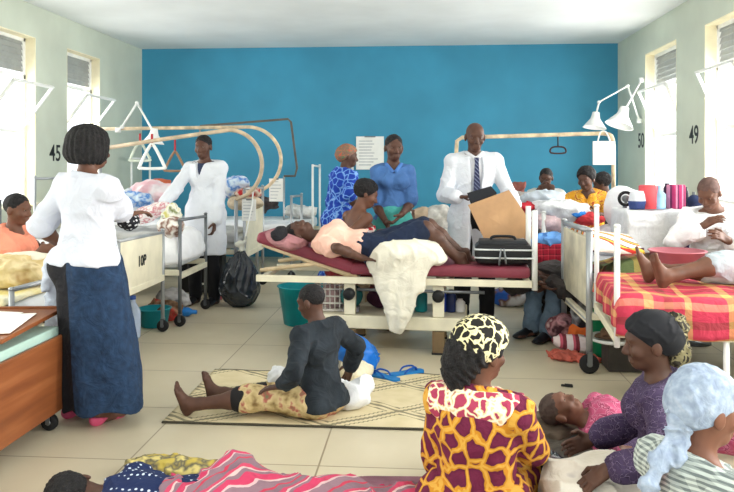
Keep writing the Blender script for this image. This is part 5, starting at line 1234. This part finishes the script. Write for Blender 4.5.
# sleeper's bedding
t = None
m_pinkstripe = stripes('pink_grey_stripe', [(0, (196, 62, 98)), (.2, (206, 176, 178)), (.27, (142, 112, 124)), (.5, (190, 60, 84)), (.56, (130, 104, 116)), (.74, (196, 70, 100)), (.84, (206, 180, 178)), (.9, (136, 108, 120))], .15, (('X', .62), ('Y', -.75)), False, .12)
g = SDF(.007); r = SLEEP
add_torso(g, r, .022, .05); g.cut(r.P + r.U * .23, r.U)
for q_ in (1, -1): add_leg(g, r, q_, .035, 2., .12, .03); g.cone(r.A[q_], r.A[q_] + r.fd[q_] * .15, .08, .06, .08)
g.cone(r.P + V(.05, .02, -.05), r.P + V(.75, .05, -.08), .16, .12, .08, ((0, 0, 1), 1.3)); g.fold(.012, 20, 4); g.cut((0, 0, .035), (0, 0, -1))
tag(g.build('blanket', m_pinkstripe, None, tuple(r.P)), 'pink and grey striped blanket over the sleeping person', 'blanket')
g = SDF(.012); g.box((-.2, 2.8, .022), (.68, .36, .02), None, .015); g.ell((.0, 2.88, .03), (.45, .3, .045), None, .05); g.fold(.004, 12, 2); tag(g.build('floor_mattress', M('mauve_cloth', (124, 84, 98), .9, .1), None, (-.2, 2.8, 0)), 'thin mauve mattress on the floor under the sleeping person', 'mattress')
bundle('crimson cloth on the mauve mattress beside the print dress', (pt(380, 476, 2.75).x, 2.84, .07), (.2, .12, .05), M('crimson_cloth', (176, 34, 82), .9), 'cloth', 'crimson_cloth', seed=180, sit=.04, amp=.1)
bundle('yellow and grey printed cloth on the floor behind the sleeping person', (pt(172, 462, 3.2).x, 3.2, .04), (.22, .07, .05), mottled('yellow_grey_print', [(.4, (186, 166, 80)), (.5, (96, 92, 80)), (.6, (206, 190, 120))], 14.), 'cloth', 'printed_cloth', seed=181, sit=0., amp=.12)
# around the lying child
m_dkgreen = mottled('dark_grey_green_cloth', [(.35, (58, 54, 50)), (.55, (84, 78, 70)), (.7, (66, 84, 92))], 6., .9)
bundle('dark grey green coat spread under the head of the lying child', (pt(565, 425, 3.4).x, 3.42, .05), (.26, .24, .075), m_dkgreen, 'coat', 'spread_coat', seed=190, sit=0., amp=.12)
bundle('brown grey folded blanket left of the lying child', (pt(551, 412, 3.6).x, 3.62, .08), (.17, .13, .09), M('brown_grey_cloth', (94, 82, 70), .9, .15), 'blanket', 'folded_blanket', seed=191, sit=0., amp=.12)
bundle('black plastic bag between the print dress and the lying child', (pt(550, 448, 3.05).x, 3.1, .09), (.13, .14, .1), M('shiny_black_plastic', (36, 42, 50)), 'bag', 'plastic_bag', seed=192, sit=0., amp=.14)
g = SDF(.008); c = V(pt(595, 460, 2.86).x, 2.82, .12); g.box(c, (.20, .16, .12), None, .07); g.ell(c + V(.05, .05, .06), (.16, .12, .10), None, .05); g.fold(.014, 14, 5); g.cut((0, 0, .0), (0, 0, -1))
tag(g.build('cream_sack', mottled('cream_print_cloth', [(.35, (206, 198, 184)), (.6, (222, 216, 206)), (.72, (176, 170, 172))], 7.), None, (c.x, c.y, 0)), 'cream printed cloth sack in front of the woman in the purple dress', 'sack')
c = fl(567, 387); t = thing('hair_clip', 'small black hair clip lying on the floor above the child', 'hair clip', (c.x, c.y, 0), -.3); MB().box((0, 0, .008), (.075, .016, .014), bev=.005).build('bar', m_black, t); MB().box((.01, 0, .018), (.05, .008, .006)).build('spring', m_black, t)
# desk at the left front
dx0, dx1, dy0, dy1, dz0, dz1 = -2.75, -1.93, 2.5, 3.80, .10, .50
t = thing('low_desk', 'low brown wooden desk with a pale green top at the left front', 'desk', (dx0, dy0, 0))
wd = NT('varnished_wood', .4); wv = wd.n('TexNoise', Scale=3.); mpw = wd.n('Mapping', Vector=wd.coord()); mpw.inputs['Scale'].default_value = (1, .5, 7); wd.put(wv.inputs['Vector'], mpw.outputs[0]); wd.col(wd.ramp(wv.outputs[0], [(.3, (116, 66, 38)), (.55, (134, 78, 44)), (.75, (148, 92, 56))])); m_wood = wd.m
xm, ym = (dx0 + dx1) / 2, (dy0 + dy1) / 2
MB().box((dx1 - .012, ym, (dz0 + dz1) / 2), (.024, dy1 - dy0, dz1 - dz0), bev=.006).build('side_panel', m_wood, t, True); MB().box((dx0 + .012, ym, (dz0 + dz1) / 2), (.024, dy1 - dy0, dz1 - dz0), bev=.006).build('side_panel', m_wood, t, True)
for y in (dy0 + .012, dy1 - .012): MB().box((xm, y, (dz0 + dz1) / 2), (dx1 - dx0 - .05, .024, dz1 - dz0)).build('end_panel', m_wood, t, True)
MB().box((xm - .02, ym, dz1 + .015), (dx1 - dx0 - .03, dy1 - dy0 - .06, .05), bev=.006).build('green_top', M('mint_laminate', (176, 206, 196), .4, .04), t, True)
MB().box((xm, ym, dz0 + .01), (dx1 - dx0 - .05, dy1 - dy0 - .05, .02)).build('bottom', m_wood, t, True)
for x in (dx0 + .05, dx1 - .05):
    for y in (dy0 + .06, dy1 - .1): caster(t, x - dx0, y - dy0, .045)
t = thing('drawing_board', 'thin brown board lying across the desk', 'board', (-2.36, 3.5, dz1 + .10), .12)
MB().box((0, 0, .0), (.78, .74, .022)).build('panel', m_wood, t); MB().box((0, .36, .016), (.78, .02, .012)).build('ledge', m_wood, t)
for i, (lab, x, y, rz, z) in enumerate([('white sheet of paper on the brown board', -2.24, 3.44, .25, 0), ('second sheet of paper under the top one on the board', -2.42, 3.55, -.1, -.004)]):
    o = MB().box((0, 0, 0), (.48, .46, .003), bev=0).build('paper_sheet', m_paper); o.location = (x, y, dz1 + .118 + z); o.rotation_euler = (0, 0, rz); tag(o, lab, 'paper')
tag(MB().box((-2.36, 3.5, dz1 + .0645), (.5, .5, .047), bev=.004).build('file_stack', M('buff_files', (196, 178, 140), .8)), 'stack of buff files under the board on the desk', 'files')
